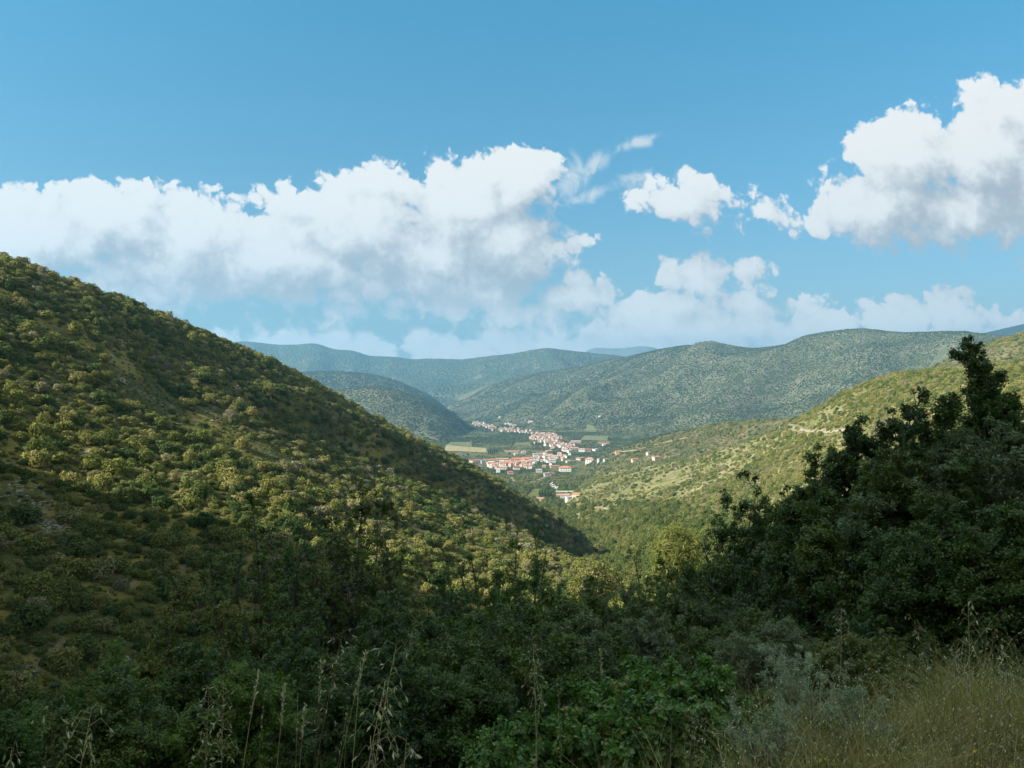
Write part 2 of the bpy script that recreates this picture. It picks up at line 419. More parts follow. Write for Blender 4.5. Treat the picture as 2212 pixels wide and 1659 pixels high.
def ground_hit(u, v, ymin=60.0):
    """where the line of sight through (u, v) meets the ground"""
    col = np.interp(u, UG, np.arange(len(UG))); i = int(col); a = col - i
    s = SL[i] * (1 - a) + SL[min(i + 1, len(UG) - 1)] * a
    r = (V0 - v) * K
    j = np.nonzero((YG > ymin) & (s >= r))[0]
    y = YG[j[0]] if len(j) else 9000.0
    x = (u - U0) * K * y
    return x, y, float(g_at(x, y))


# ------------------------------------------------------------------ objects
def new_mesh(name, co, faces, attrs=None, mats=(), smooth=False):
    """faces: (n, k) int array, or list of such arrays"""
    me = bpy.data.meshes.new(name)
    co = np.asarray(co, np.float32)
    fl = faces if isinstance(faces, list) else [faces]
    fl = [np.asarray(f, np.int32) for f in fl if len(f)]
    me.vertices.add(len(co)); me.vertices.foreach_set('co', co.ravel())
    idx = np.concatenate([f.ravel() for f in fl]); cnt = np.concatenate([np.full(len(f), f.shape[1], np.int32) for f in fl])
    st = np.concatenate([[0], np.cumsum(cnt)[:-1]]).astype(np.int32)
    me.loops.add(len(idx)); me.loops.foreach_set('vertex_index', idx)
    me.polygons.add(len(cnt)); me.polygons.foreach_set('loop_start', st)
    try: me.polygons.foreach_set('loop_total', cnt)
    except Exception: pass
    me.polygons.foreach_set('use_smooth', np.full(len(cnt), smooth))
    me.update(calc_edges=True)
    for k, v in (attrs or {}).items():
        at = me.attributes.new(k, 'FLOAT', 'POINT'); at.data.foreach_set('value', np.asarray(v, np.float32))
    for m in (mats if isinstance(mats, (list, tuple)) else [mats]): me.materials.append(m)
    return me


def obj(name, me, parent=None, **props):
    o = bpy.data.objects.new(name, me); COL.objects.link(o)
    if parent is not None: o.parent = parent
    for k, v in props.items(): o[k] = v
    return o


def empty(name, loc, rz=0.0, sc=(1, 1, 1), **props):
    o = bpy.data.objects.new(name, None); COL.objects.link(o)
    o.location = loc; o.rotation_euler = (0, 0, rz); o.scale = sc; o.empty_display_size = 0.5
    for k, v in props.items(): o[k] = v
    return o


# ------------------------------------------------------------------ materials
def material(name):
    m = bpy.data.materials.new(name); m.use_nodes = True; t = m.node_tree; t.nodes.clear()
    out = t.nodes.new('ShaderNodeOutputMaterial')
    return m, t, out


def ramp(t, fac, stops, interp='LINEAR'):
    r = t.nodes.new('ShaderNodeValToRGB'); r.color_ramp.interpolation = interp
    el = r.color_ramp.elements
    while len(el) < len(stops): el.new(0.5)
    for e, (p, c) in zip(el, stops): e.position = p; e.color = (c[0], c[1], c[2], 1)
    t.links.new(fac.k if isinstance(fac, E) else fac, r.inputs[0])
    return r.outputs[0]


def leaf_mat(name, stops, per_leaf=0.35, patch=0.0, pscale=0.022, trans=0.25, gloss=0.25, rough=0.5, tip=None, sat=1.0):
    """leaf colour from the plant's own random number, a patch noise over the land and a number per leaf"""
    m, t, out = material(name)
    oi = t.nodes.new('ShaderNodeObjectInfo'); at = node(t, 'ShaderNodeAttribute', attribute_name='leaf')
    geo = t.nodes.new('ShaderNodeNewGeometry')
    r = E(t, oi.outputs['Random']); lf = E(t, at.outputs['Fac'])
    f = r * (1 - per_leaf) + lf * per_leaf
    if patch:
        f = f * (1 - patch) + (noise(t, oi.outputs['Location'], pscale, 3, 0.6) - 0.5) * 2.2 * patch + 0.5 * patch
    c = ramp(t, f, stops)
    hs = node(t, 'ShaderNodeHueSaturation', i_Saturation=sat, i_Value=(lf * 0.7 + 0.65)); t.links.new(c, hs.inputs['Color'])
    c = hs.outputs[0]
    p = node(t, 'ShaderNodeBsdfPrincipled', i_Roughness=rough); t.links.new(c, p.inputs['Base Color']); p.inputs['Specular IOR Level'].default_value = gloss
    tr = t.nodes.new('ShaderNodeBsdfTranslucent')
    tcol = mixc(t, 1.0, c, (1.25, 1.3, 0.55), 'MULTIPLY'); t.links.new(tcol, tr.inputs[0])
    mx = node(t, 'ShaderNodeMixShader', i_Fac=trans); t.links.new(p.outputs[0], mx.inputs[1]); t.links.new(tr.outputs[0], mx.inputs[2])
    t.links.new(mx.outputs[0], out.inputs[0])
    return m


def simple_mat(name, col, rough=0.8, var=0.25, scale=3.0, spec=0.2, col2=None):
    m, t, out = material(name)
    tcn = t.nodes.new('ShaderNodeTexCoord')
    n = noise(t, tcn.outputs['Object'], scale, 5, 0.6)
    c2 = col2 or tuple(c * (1 - var) for c in col)
    c = mixc(t, n.step(0.35, 0.65), col, c2)
    oi = t.nodes.new('ShaderNodeObjectInfo')
    hs = node(t, 'ShaderNodeHueSaturation', i_Value=E(t, oi.outputs['Random']) * 0.3 + 0.85); t.links.new(c, hs.inputs['Color'])
    p = node(t, 'ShaderNodeBsdfPrincipled', i_Roughness=rough); t.links.new(hs.outputs[0], p.inputs['Base Color']); p.inputs['Specular IOR Level'].default_value = spec
    t.links.new(p.outputs[0], out.inputs[0])
    return m


def ground_mat(name, grass, soil, green, rock, s, rock_amt=0.62, bump=1.0, dots=None):
    """s: size in metres of the main patches"""
    m, t, out = material(name)
    g = t.nodes.new('ShaderNodeNewGeometry'); P = g.outputs['Position']
    a = noise(t, P, 1 / s, 6, 0.6); b = noise(t, P, 2.7 / s, 7, 0.65); c = noise(t, P, 9 / s, 6, 0.7); d = noise(t, P, 1.6 / s, 8, 0.72, dist=0.4)
    col = mixc(t, a.step(0.40, 0.58), grass, green)
    col = mixc(t, b.step(0.52, 0.66), col, soil)
    col = mixc(t, c.step(0.2, 0.8, 0.0, 1.0), mixc(t, 1.0, col, (0.62, 0.62, 0.58), 'MULTIPLY'), col)
    col = mixc(t, (d + (c - 0.5) * 0.35).step(rock_amt, rock_amt + 0.05), col, rock)
    if dots:                       # bushes too far off to be told apart
        dsz, dcol, dth = dots
        v = node(t, 'ShaderNodeTexVoronoi', feature='F1', i_Scale=1 / dsz, i_Randomness=1.0); t.links.new(P, v.inputs['Vector'])
        dm = (E(t, v.outputs['Distance']) + (b - 0.5) * 1.2).step(dth, dth + 0.2, 1.0, 0.0)
        col = mixc(t, dm, col, dcol)
        hgt = E(t, v.outputs['Distance']) * -1.0
    p = node(t, 'ShaderNodeBsdfPrincipled', i_Roughness=0.95); t.links.new(col, p.inputs['Base Color']); p.inputs['Specular IOR Level'].default_value = 0.1
    bp = node(t, 'ShaderNodeBump', i_Strength=bump, i_Distance=s * 0.02)
    bh = c + d
    if dots: bh = hgt * 1.2 + c * 0.3; bp.inputs['Distance'].default_value = dots[0] * 0.8
    t.links.new(bh.k, bp.inputs['Height']); t.links.new(bp.outputs[0], p.inputs['Normal'])
    t.links.new(p.outputs[0], out.inputs[0])
    return m


GM = {
    'valley_floor': ground_mat('valley_ground', (0.16, 0.155, 0.055), (0.26, 0.22, 0.13), (0.055, 0.085, 0.025), (0.30, 0.28, 0.2), 130, 0.72),
    'left_hill': ground_mat('left_hill_ground', (0.30, 0.25, 0.065), (0.27, 0.215, 0.12), (0.10, 0.11, 0.03), (0.42, 0.40, 0.37), 26, 0.63),
    'right_hill': ground_mat('right_hill_ground', (0.30, 0.275, 0.12), (0.38, 0.31, 0.20), (0.19, 0.20, 0.075), (0.50, 0.46, 0.40), 34, 0.62),
    'low_spur': ground_mat('spur_ground', (0.16, 0.15, 0.06), (0.27, 0.20, 0.13), (0.08, 0.09, 0.035), (0.34, 0.30, 0.24), 60, 0.66),
    'right_edge_hill': ground_mat('edge_hill_ground', (0.18, 0.165, 0.08), (0.26, 0.22, 0.15), (0.09, 0.10, 0.04), (0.40, 0.38, 0.33), 60, 0.64),
    'mountain': ground_mat('mountain_ground', (0.17, 0.17, 0.095), (0.25, 0.225, 0.15), (0.125, 0.14, 0.07), (0.46, 0.44, 0.40), 190, 0.66),
    'middle_hill': ground_mat('middle_hill_ground', (0.21, 0.20, 0.11), (0.28, 0.25, 0.17), (0.15, 0.16, 0.08), (0.44, 0.42, 0.38), 150, 0.68),
    'rear_hill': ground_mat('rear_hill_ground', (0.20, 0.19, 0.11), (0.26, 0.24, 0.16), (0.12, 0.14, 0.07), (0.42, 0.40, 0.36), 200, 0.68, dots=(15, (0.06, 0.085, 0.04), 0.50)),
    'far_range': ground_mat('far_range_ground', (0.15, 0.15, 0.085), (0.21, 0.20, 0.13), (0.10, 0.12, 0.06), (0.38, 0.37, 0.34), 380, 0.66, dots=(26, (0.06, 0.085, 0.045), 0.52)),
    'distant_peak': ground_mat('peak_ground', (0.24, 0.23, 0.2), (0.3, 0.27, 0.22), (0.16, 0.18, 0.12), (0.4, 0.38, 0.35), 700, 0.60),
    'blue_ridge': ground_mat('blue_ridge_ground', (0.05, 0.07, 0.04), (0.09, 0.1, 0.06), (0.045, 0.06, 0.03), (0.1, 0.1, 0.1), 500, 0.8, dots=(26, (0.03, 0.045, 0.022), 0.6)),
}

nu, ny = UU.shape
vid = (np.arange(nu)[:, None] * ny + np.arange(ny)[None, :])
quads = np.stack([vid[:-1, :-1], vid[1:, :-1], vid[1:, 1:], vid[:-1, 1:]], -1).reshape(-1, 4)
flid = LID[:-1, :-1].reshape(-1)
allco = np.stack([XX, YY, HG], -1).reshape(-1, 3)
# the near bank is its own piece of ground
fY = YY[:-1, :-1].reshape(-1)
for name, li in LIDX.items():
    sel = flid == li
    for nm, s in ((('ground', sel & (fY < 70)), ('valley_floor', sel & (fY >= 70))) if name == 'valley_floor' else ((name, sel),)):
        q = quads[s]
        if not len(q): continue
        used, inv = np.unique(q, return_inverse=True)
        if nm == 'ground':
            gm = ground_mat('bank_ground', (0.10, 0.085, 0.04), (0.09, 0.07, 0.045), (0.045, 0.055, 0.02), (0.2, 0.19, 0.17), 2.5, 0.72)
        else: gm = GM[nm]
        obj(nm, new_mesh(nm, allco[used], inv.reshape(-1, 4), mats=gm, smooth=True), kind='structure')

# the hill the photographer stands on: sweeps round behind and to the left of the camera
thL = math.atan((UG[0] - U0) * K); thR = math.atan((UG[-1] - U0) * K)     # angle from +Y, left negative
TH = np.linspace(thR, thL + 2 * math.pi, 90)
RR = np.concatenate([[0.0], np.exp(np.linspace(math.log(1.2), math.log(1400), 100))])
ridge_h = np.interp(np.degrees(TH), [30, 60, 100, 140, 180, 205, 225, 245, 262, 280, 290, 300, 312], [48, 70, 96, 123, 150, 170, 178, 180, 166, 146, 138, 134, 110])  # crest heights, out of view, shaped to throw shade over the foreground
ridge_r = np.interp(np.degrees(TH), [30, 100, 180, 230, 270, 300, 312], [330, 260, 200, 190, 230, 280, 300])
vv = np.zeros((len(TH), len(RR), 3))
for i, th in enumerate(TH):
    tL = (th - thR) / (thL + 2 * math.pi - thR)
    pr = np.interp(RR, [0, 9, 30, ridge_r[i] * 0.6, ridge_r[i], ridge_r[i] * 1.6, 1400],
                   [-1.6, -1.5, 7, ridge_h[i] * 0.62, ridge_h[i], ridge_h[i] * 0.4, -100])
    yb = np.maximum(RR * math.cos(thL), 0.81); xb = -RR * math.sin(-thL) if False else RR * math.sin(thL)
    FL = g_at(np.minimum(xb, -0.01), yb); FL = np.where(RR < 1.2, -1.65, FL)
    yr = np.maximum(RR * math.cos(thR), 0.81); FR = g_at(RR * math.sin(thR), yr); FR = np.where(RR < 1.2, -1.65, FR)
    a = np.clip(tL / 0.10, 0, 1); a = a * a * (3 - 2 * a); b = np.clip((1 - tL) / 0.10, 0, 1); b = b * b * (3 - 2 * b)
    z = FR * (1 - a) + (pr * b + FL * (1 - b)) * a
    z = z + 3.0 * fbm(RR * math.sin(th) / 30 + 7, RR * math.cos(th) / 30, 77) * np.clip((RR - 25) / 60, 0, 1) * a * b
    vv[i, :, 0] = RR * math.sin(th); vv[i, :, 1] = RR * math.cos(th); vv[i, :, 2] = z
n1, n2 = len(TH), len(RR)
vid2 = np.arange(n1)[:, None] * n2 + np.arange(n2)[None, :]
q2 = np.stack([vid2[:-1, :-1], vid2[1:, :-1], vid2[1:, 1:], vid2[:-1, 1:]], -1).reshape(-1, 4)
obj('near_hill', new_mesh('near_hill', vv.reshape(-1, 3), q2, mats=GM['left_hill'], smooth=True), kind='structure')
#@@VEG
# ------------------------------------------------------------------ plant meshes
def leaves(rng, P, D, size, aspect=0.5, fold=0.12, jitter=0.25, up=0.0, spread=1.0):
    """one folded leaf per point: P position, D preferred outward direction; returns co, faces, per-vertex random"""
    n = len(P)
    d = D + rng.normal(0, spread, (n, 3)); d[:, 2] += up
    d /= np.linalg.norm(d, axis=1, keepdims=True) + 1e-9
    a = rng.normal(size=(n, 3)); s = np.cross(d, a); s /= np.linalg.norm(s, axis=1, keepdims=True) + 1e-9
    nn = np.cross(d, s)
    L = size * (1 + rng.normal(0, jitter, n)).clip(0.4, 1.9)[:, None]; W = L * aspect
    b = P; t = P + d * L; m = P + d * L * 0.5
    co = np.stack([b, m + s * W * 0.5 + nn * L * fold, t, m - s * W * 0.5 + nn * L * fold], 1).reshape(-1, 3)
    f = (np.arange(n) * 4)[:, None] + np.array([0, 1, 2, 3])[None]
    r = np.repeat(rng.random(n), 4)
    return co, f, r


def tubes(lines, sides=4):
    """lines: list of (points (k,3), radii (k,))"""
    cos, fs, off = [], [], 0
    ang = np.arange(sides) * 2 * math.pi / sides
    for pts, rad in lines:
        pts = np.asarray(pts, float); rad = np.asarray(rad, float); k = len(pts)
        tan = np.gradient(pts, axis=0); tan /= np.linalg.norm(tan, axis=1, keepdims=True) + 1e-9
        ref = np.array([0.31, 0.95, 0.05]); s = np.cross(tan, ref); s /= np.linalg.norm(s, axis=1, keepdims=True) + 1e-9
        q = np.cross(tan, s)
        ring = pts[:, None] + rad[:, None, None] * (np.cos(ang)[None, :, None] * s[:, None] + np.sin(ang)[None, :, None] * q[:, None])
        cos.append(ring.reshape(-1, 3))
        i = np.arange(k - 1)[:, None] * sides; j = np.arange(sides)[None]; jn = (j + 1) % sides
        fs.append((off + np.stack([i + j, i + jn, i + sides + jn, i + sides + j], -1)).reshape(-1, 4)); off += k * sides
    return np.concatenate(cos), np.concatenate(fs)


def crown(rng, n, rx, rz, leaf, lobes=9, aspect=0.8):
    """bushy crown, unit base at z=0: leaf faces on several overlapping lumps of uneven size"""
    c = rng.normal(size=(lobes, 3)); c /= np.linalg.norm(c, axis=1, keepdims=True)
    c *= rng.uniform(0.3, 0.68, lobes)[:, None]; c[:, 2] = np.abs(c[:, 2]) * 0.9 + 0.10
    r = rng.uniform(0.26, 0.5, lobes)
    k = rng.choice(lobes, n, p=r ** 2 / (r ** 2).sum())
    d = rng.normal(size=(n, 3)); d[:, 2] += 0.35; d /= np.linalg.norm(d, axis=1, keepdims=True)
    bump = 1 + 0.16 * np.sin(d[:, 0] * 9 + k * 2.1) * np.sin(d[:, 1] * 8 + k) + 0.12 * np.sin(d[:, 2] * 11 + k * 1.3)
    p = c[k] + d * (r[k] * rng.uniform(0.80, 1.04, n) * bump)[:, None]
    p[:, 2] = np.maximum(p[:, 2], 0.01)
    p *= np.array([rx, rx, rz])
    D = d * np.array([1, 1, 0.8])
    nrm = d + rng.normal(0, 0.45, (n, 3)); nrm /= np.linalg.norm(nrm, axis=1, keepdims=True)
    a = rng.normal(size=(n, 3)); s = np.cross(nrm, a); s /= np.linalg.norm(s, axis=1, keepdims=True); q = np.cross(nrm, s)
    L = leaf * rng.uniform(0.55, 1.35, n)[:, None]
    co = np.stack([p - s * L * 0.5, p - q * L * aspect * 0.5 + nrm * L * 0.08, p + s * L * 0.5, p + q * L * aspect * 0.5 + nrm * L * 0.08], 1).reshape(-1, 3)
    f = (np.arange(n) * 4)[:, None] + np.array([0, 1, 2, 3])[None]
    return co, f, np.repeat(rng.random(n), 4)


def puffs(rng, C, R, leaf, cover=2.2, aspect=0.6, shape='leaf'):
    """leaves on the outside of many small clumps (centres C, radii R), facing outwards and up"""
    cnt = np.maximum(6, (cover * 12.6 * R ** 2 / (leaf * leaf * aspect * 0.6))).astype(int)
    k = np.repeat(np.arange(len(C)), cnt); n = len(k)
    d = rng.normal(size=(n, 3)); d[:, 2] += 0.45; d /= np.linalg.norm(d, axis=1, keepdims=True)
    sp = rng.normal(size=(len(C), 3, 3)); sp[:, :, 2] = np.abs(sp[:, :, 2]) + .3; sp /= np.linalg.norm(sp, axis=2, keepdims=True)
    j = rng.integers(0, 3, n); on = rng.random(n) < 0.34                      # a third of the leaves sit on short sprigs
    d = np.where(on[:, None], sp[k, j] + d * 0.22, d); d /= np.linalg.norm(d, axis=1, keepdims=True)
    lump = 1 + .28 * np.sin(d[:, 0] * 7 + k * 1.7) * np.sin(d[:, 1] * 6 + k * 2.3 + d[:, 2] * 5)
    p = C[k] + d * (R[k] * np.where(on, rng.uniform(0.6, 1.75, n), rng.uniform(0.35, 1.1, n) * lump))[:, None] * np.array([1, 1, 0.9])
    nrm = d * 0.9 + rng.normal(0, 0.5, (n, 3)); nrm[:, 2] += 0.25; nrm /= np.linalg.norm(nrm, axis=1, keepdims=True)
    a_ = d + rng.normal(0, .7, (n, 3)); t = np.cross(nrm, a_); t /= np.linalg.norm(t, axis=1, keepdims=True) + 1e-9
    L = leaf * rng.uniform(0.6, 1.35, n)[:, None]; q = np.cross(nrm, t); W = L * aspect
    m = p + t * L * 0.5
    co = np.stack([p, m + q * W * .5 + nrm * L * .1, p + t * L, m - q * W * .5 + nrm * L * .1], 1).reshape(-1, 3)
    f = (np.arange(n) * 4)[:, None] + np.array([0, 1, 2, 3])[None]
    r = 0.55 * rng.random(n) + 0.45 * rng.random(len(C))[k]
    return co, f, np.repeat(r, 4)


def plant(rng, H, W, stems=7, side=9, twigs=4, lean=0.5, leaf=0.06, cover=1.0, clump=0.24, aspect=0.5, start=0.2, up=0.25, curve=0.3, thick=0.012, droop=0.0, taper=0.7, twl=0.32, spire=0):
    """multi-stemmed shrub or small tree: stems, side branches, twigs and a clump of leaves round the end of each twig"""
    lines, C, R = [], [], []
    for s in range(stems):
        a = 2 * math.pi * (s + rng.uniform(-.35, .35)) / stems
        rad = W * 0.5 * rng.uniform(0.15, 1.0) * (0.55 if stems < 3 else 1)
        hh = H * rng.uniform(0.72, 1.0) * (1 - 0.30 * (rad / (W * 0.5)) ** 2)
        if spire: hh = H if s == 0 else H * rng.uniform(spire, 0.96)
        if spire and s == 0: rad *= 0.25
        k = 8; t = np.linspace(0, 1, k)
        pts = np.stack([math.cos(a) * rad * t ** (1 + curve), math.sin(a) * rad * t ** (1 + curve), hh * t], 1)
        pts += np.cumsum(rng.normal(0, 0.018 * H, (k, 3)) * np.array([1, 1, .15]), axis=0); pts[0] = (math.cos(a) * .08, math.sin(a) * .08, -0.4)
        r0 = thick * H * rng.uniform(0.7, 1.2)
        lines.append((pts, r0 * (1 - 0.9 * t)))
        for b in range(side):
            tb = start + (1 - start) * (b + rng.random()) / side
            base = np.array([np.interp(tb, t, pts[:, i]) for i in range(3)])
            ab = rng.uniform(0, 2 * math.pi); Lb = W * twl * (1 - taper * (tb - start) / (1 - start)) * rng.uniform(0.6, 1.25)
            dr = np.array([math.cos(ab), math.sin(ab), rng.uniform(0.1, 0.7) + lean * tb]); dr /= np.linalg.norm(dr)
            tt = np.linspace(0, 1, 5)
            bp = base + dr * Lb * tt[:, None] + np.cumsum(rng.normal(0, 0.05 * Lb, (5, 3)), axis=0) * (tt[:, None] > 0)
            bp[:, 2] -= droop * Lb * tt ** 2
            lines.append((bp, r0 * 0.38 * (1 - 0.85 * tt) * (1 - 0.6 * tb)))
            for w_ in range(twigs):
                tw = rng.uniform(0.3, 1.0)
                b2 = np.array([np.interp(tw, tt, bp[:, i]) for i in range(3)])
                d2 = dr * 0.6 + rng.normal(0, 0.7, 3); d2[2] += up; d2 /= np.linalg.norm(d2)
                e2 = b2 + d2 * (Lb * rng.uniform(0.25, 0.75) + clump * rng.uniform(.3, 1.2))
                lines.append((np.array([b2, (b2 + e2) / 2 + rng.normal(0, .03 * Lb, 3), e2]), np.array([r0 * .12, r0 * .09, r0 * .04])))
                C.append(e2); R.append(clump * rng.uniform(.4, 1.15) * (1 - .55 * tb ** 2))
        for u in (0.5, 0.6, 0.7, 0.78, 0.85, 0.9, 0.94, 0.97, 1.0):
            C.append(np.array([np.interp(u, t, pts[:, i]) for i in range(3)]) + rng.normal(0, clump * .3, 3) * (u < .99)); R.append(clump * rng.uniform(.4, .8) * (1.15 - .6 * u))
    C, R = np.array(C), np.array(R)
    ok = C[:, 2] > -0.1
    return puffs(rng, C[ok], R[ok], leaf, cover, aspect), tubes(lines, 4)


OLIVE = [(0.0, (0.045, 0.087, 0.031)), (0.2, (0.085, 0.132, 0.040)), (0.40, (0.153, 0.186, 0.052)), (0.56, (0.236, 0.245, 0.068)), (0.68, (0.295, 0.277, 0.100)), (0.82, (0.260, 0.242, 0.147)), (1.0, (0.330, 0.342, 0.248))]
M_HILL = leaf_mat('scrub_oak_leaves', OLIVE, per_leaf=0.12, patch=0.35, trans=0.18, gloss=0.15, rough=0.7)
M_FAR = leaf_mat('far_bush_leaves', [(0, (0.035, 0.065, 0.028)), (0.35, (0.06, 0.09, 0.036)), (0.65, (0.115, 0.14, 0.058)), (1.0, (0.18, 0.19, 0.11))], per_leaf=0.1, patch=0.6, pscale=0.0035, trans=0.1, gloss=0.1, rough=0.8)
M_BARK = simple_mat('grey_bark', (0.16, 0.14, 0.115), 0.9, 0.5, 6)
M_PALEBARK = simple_mat('pale_bark', (0.20, 0.185, 0.16), 0.9, 0.4, 6)

rng = np.random.default_rng(11)
HILLM = []
for i in range(7):
    n = 2600 if i < 5 else 1500
    co, f, r = crown(rng, n, 1.0, rng.uniform(0.95, 1.35), 0.135, lobes=int(rng.integers(8, 16)))
    HILLM.append(new_mesh('crown_of_scrub_oak', co, f, {'leaf': r}, M_HILL))
M_LUSH = leaf_mat('valley_tree_leaves', [(0, (0.06, 0.10, 0.028)), (0.35, (0.11, 0.15, 0.038)), (0.7, (0.18, 0.20, 0.05)), (1.0, (0.24, 0.22, 0.08))], per_leaf=0.12, patch=0.25, trans=0.22, gloss=0.15, rough=0.7)
LUSHM = []
for i in range(3):
    co, f, r = crown(rng, 2200, 1.0, rng.uniform(1.1, 1.5), 0.135, lobes=int(rng.integers(10, 18)))
    LUSHM.append(new_mesh('crown_of_valley_tree', co, f, {'leaf': r}, M_LUSH))
FARM = []
for i in range(4):
    co, f, r = crown(rng, 130, 1.0, rng.uniform(0.8, 1.2), 0.55, lobes=6)
    FARM.append(new_mesh('far_bush', co, f, {'leaf': r}, M_FAR))
co, f = tubes([(np.array([[0, 0, -.6], [.03, .02, .3], [0, .05, .9]]), np.array([.07, .05, .02])), (np.array([[.02, .02, .25], [.25, .1, .7]]), np.array([.04, .015])), (np.array([[.02, .02, .2], [-.2, -.1, .65]]), np.array([.04, .015]))], 5)
TRUNKM = new_mesh('scrub_trunk', co, f, mats=M_BARK)

# ------------------------------------------------------------------ where the trees stand
def scatter(rng, n, y0, y1, u0=-260, u1=2480, gamma=2.0):
    """points with even density on the ground between depths y0, y1"""
    y = (rng.random(n) * (y1 ** gamma - y0 ** gamma) + y0 ** gamma) ** (1 / gamma)
    u = rng.uniform(u0, u1, n)
    return (u - U0) * K * y, y


def thin(x, y, r, cell=None):
    """drop points nearer than r to an earlier one"""
    cell = np.max(r); g = {}; keep = np.zeros(len(x), bool)
    ix, iy = np.floor(x / cell).astype(int), np.floor(y / cell).astype(int)
    for k in range(len(x)):
        a, b = ix[k], iy[k]; ok = True
        for p in (a - 1, a, a + 1):
            for q in (b - 1, b, b + 1):
                for m_ in g.get((p, q), ()):
                    if (x[k] - x[m_]) ** 2 + (y[k] - y[m_]) ** 2 < (r[k] * .5 + r[m_] * .5) ** 2: ok = False; break
                if not ok: break
            if not ok: break
        if ok: keep[k] = True; g.setdefault((a, b), []).append(k)
    return keep


def clearing(x, y, seed, s, lo, hi):
    """0..1 how wooded the ground is"""
    v = fbm(x / s, y / s, seed, 4, 0.55)
    return np.clip((v - lo) / (hi - lo), 0, 1)


def in_frame(x, y, m=60):
    u = U0 + x / y / K
    return (u > -m) & (u < 2212 + m)


# named clearings on the near hills (picture point on the ground, radius m)
BARE = [(310, 850, 11), (345, 880, 10), (380, 905, 9), (470, 905, 8), (500, 935, 9), (520, 965, 9), (600, 985, 8), (290, 825, 8), (150, 720, 7), (100, 715, 5), (930, 1160, 8), (960, 1190, 8), (1000, 1210, 7), (1030, 1225, 6), (640, 1010, 6), (240, 770, 6),
        (28, 1065, 5), (60, 1110, 5), (110, 1150, 4)]
BARE3 = [ground_hit(u, v) + (r,) for u, v, r in BARE]


# near and middle woods: hills facing us
rs = np.random.default_rng(5)
xa, ya = scatter(rs, 26000, 62, 330); xb, yb = scatter(rs, 150000, 330, 800); xc, yc = scatter(rs, 110000, 800, 1700)
xh, yh = rs.uniform(-140, 80, 26000), rs.uniform(330, 540, 26000); kh = np.abs(g_at(xh, yh, np.abs(dp_ - 8))) < 36; xh, yh = xh[kh], yh[kh]
x, y = np.concatenate([xa, xb, xc, xh]), np.concatenate([ya, yb, yc, yh])
L = lid_at(x, y)
size = np.where(rs.random(len(x)) < 0.35, rs.uniform(0.8, 1.6, len(x)), 1.6 + 2.6 * rs.random(len(x)) ** 1.8)       # crown radius
wood = np.where(L == LIDX['left_hill'], np.where(y < 330, .62, .4) + clearing(x, y, 101, 34, -0.32, -0.05), 0.0)
hol_ = (L == LIDX['left_hill']) & (g_at(x, y, np.abs(dp_ - 8)) < 34) & (x > -140)
wood = np.where(hol_, 1.0, wood)
wood = np.where(L == LIDX['right_hill'], 0.10 + 0.8 * clearing(x, y, 102, 60, -0.2, 0.35), wood)
uu_, hh_ = U0 + x / y / K, (V0 - g_at(x, y) / y / K)
dens_low = np.clip((hh_ - 1070 - 0.25 * np.maximum(uu_ - 1450, 0)) / 60, 0, 1)
wood = np.maximum(wood, np.where(L == LIDX['right_hill'], dens_low, 0))
wood = np.where(L == LIDX['low_spur'], 0.25 + clearing(x, y, 103, 90, -0.2, 0.25), wood)
wood = np.where(L == LIDX['valley_floor'], 0.35 + clearing(x, y, 104, 110, -0.2, 0.05), wood)
wood = np.where((L == LIDX['valley_floor']) & (y < 1150), 1.0, wood)
wood = np.where(L == LIDX['right_edge_hill'], 0.9, wood)
for bx, by_, bz_, br in BARE3:
    wood = np.where(((x - bx) / br / 1.3) ** 2 + ((y - by_) / br / 1.7) ** 2 < rs.uniform(.5, 1.3, len(x)), wood * 0.08, wood)
size = np.where((L == LIDX['right_hill']) & (dens_low < .5), size * 0.70, size)
size = np.where(y > 500, size * 1.12, size)

KEEP_CLEAR = []      # filled in by the town: (x, y, r)
HS = (x, y, size, wood, L)
# ------------------------------------------------------------------ the village
def drape(name, quad, nx, nyy, lift, mat, ymin=700, **props):
    """a patch of ground whose corners are seen at the four picture points"""
    c = np.array([ground_hit(u, v, ymin)[:2] for u, v in quad])
    s, t = np.meshgrid(np.linspace(0, 1, nx), np.linspace(0, 1, nyy), indexing='ij')
    p = (c[0] * ((1 - s) * (1 - t))[..., None] + c[1] * (s * (1 - t))[..., None] + c[2] * (s * t)[..., None] + c[3] * ((1 - s) * t)[..., None]).reshape(-1, 2)
    z = g_at(p[:, 0], p[:, 1]) + lift
    i = np.arange(nx - 1)[:, None] * nyy + np.arange(nyy - 1)[None]
    f = np.stack([i, i + nyy, i + nyy + 1, i + 1], -1).reshape(-1, 4)
    o = obj(name, new_mesh(name, np.column_stack([p, z]), f, mats=mat, smooth=True), kind='structure', **props)
    m = c.mean(0); KEEP_CLEAR.append((m[0], m[1], c))
    return o


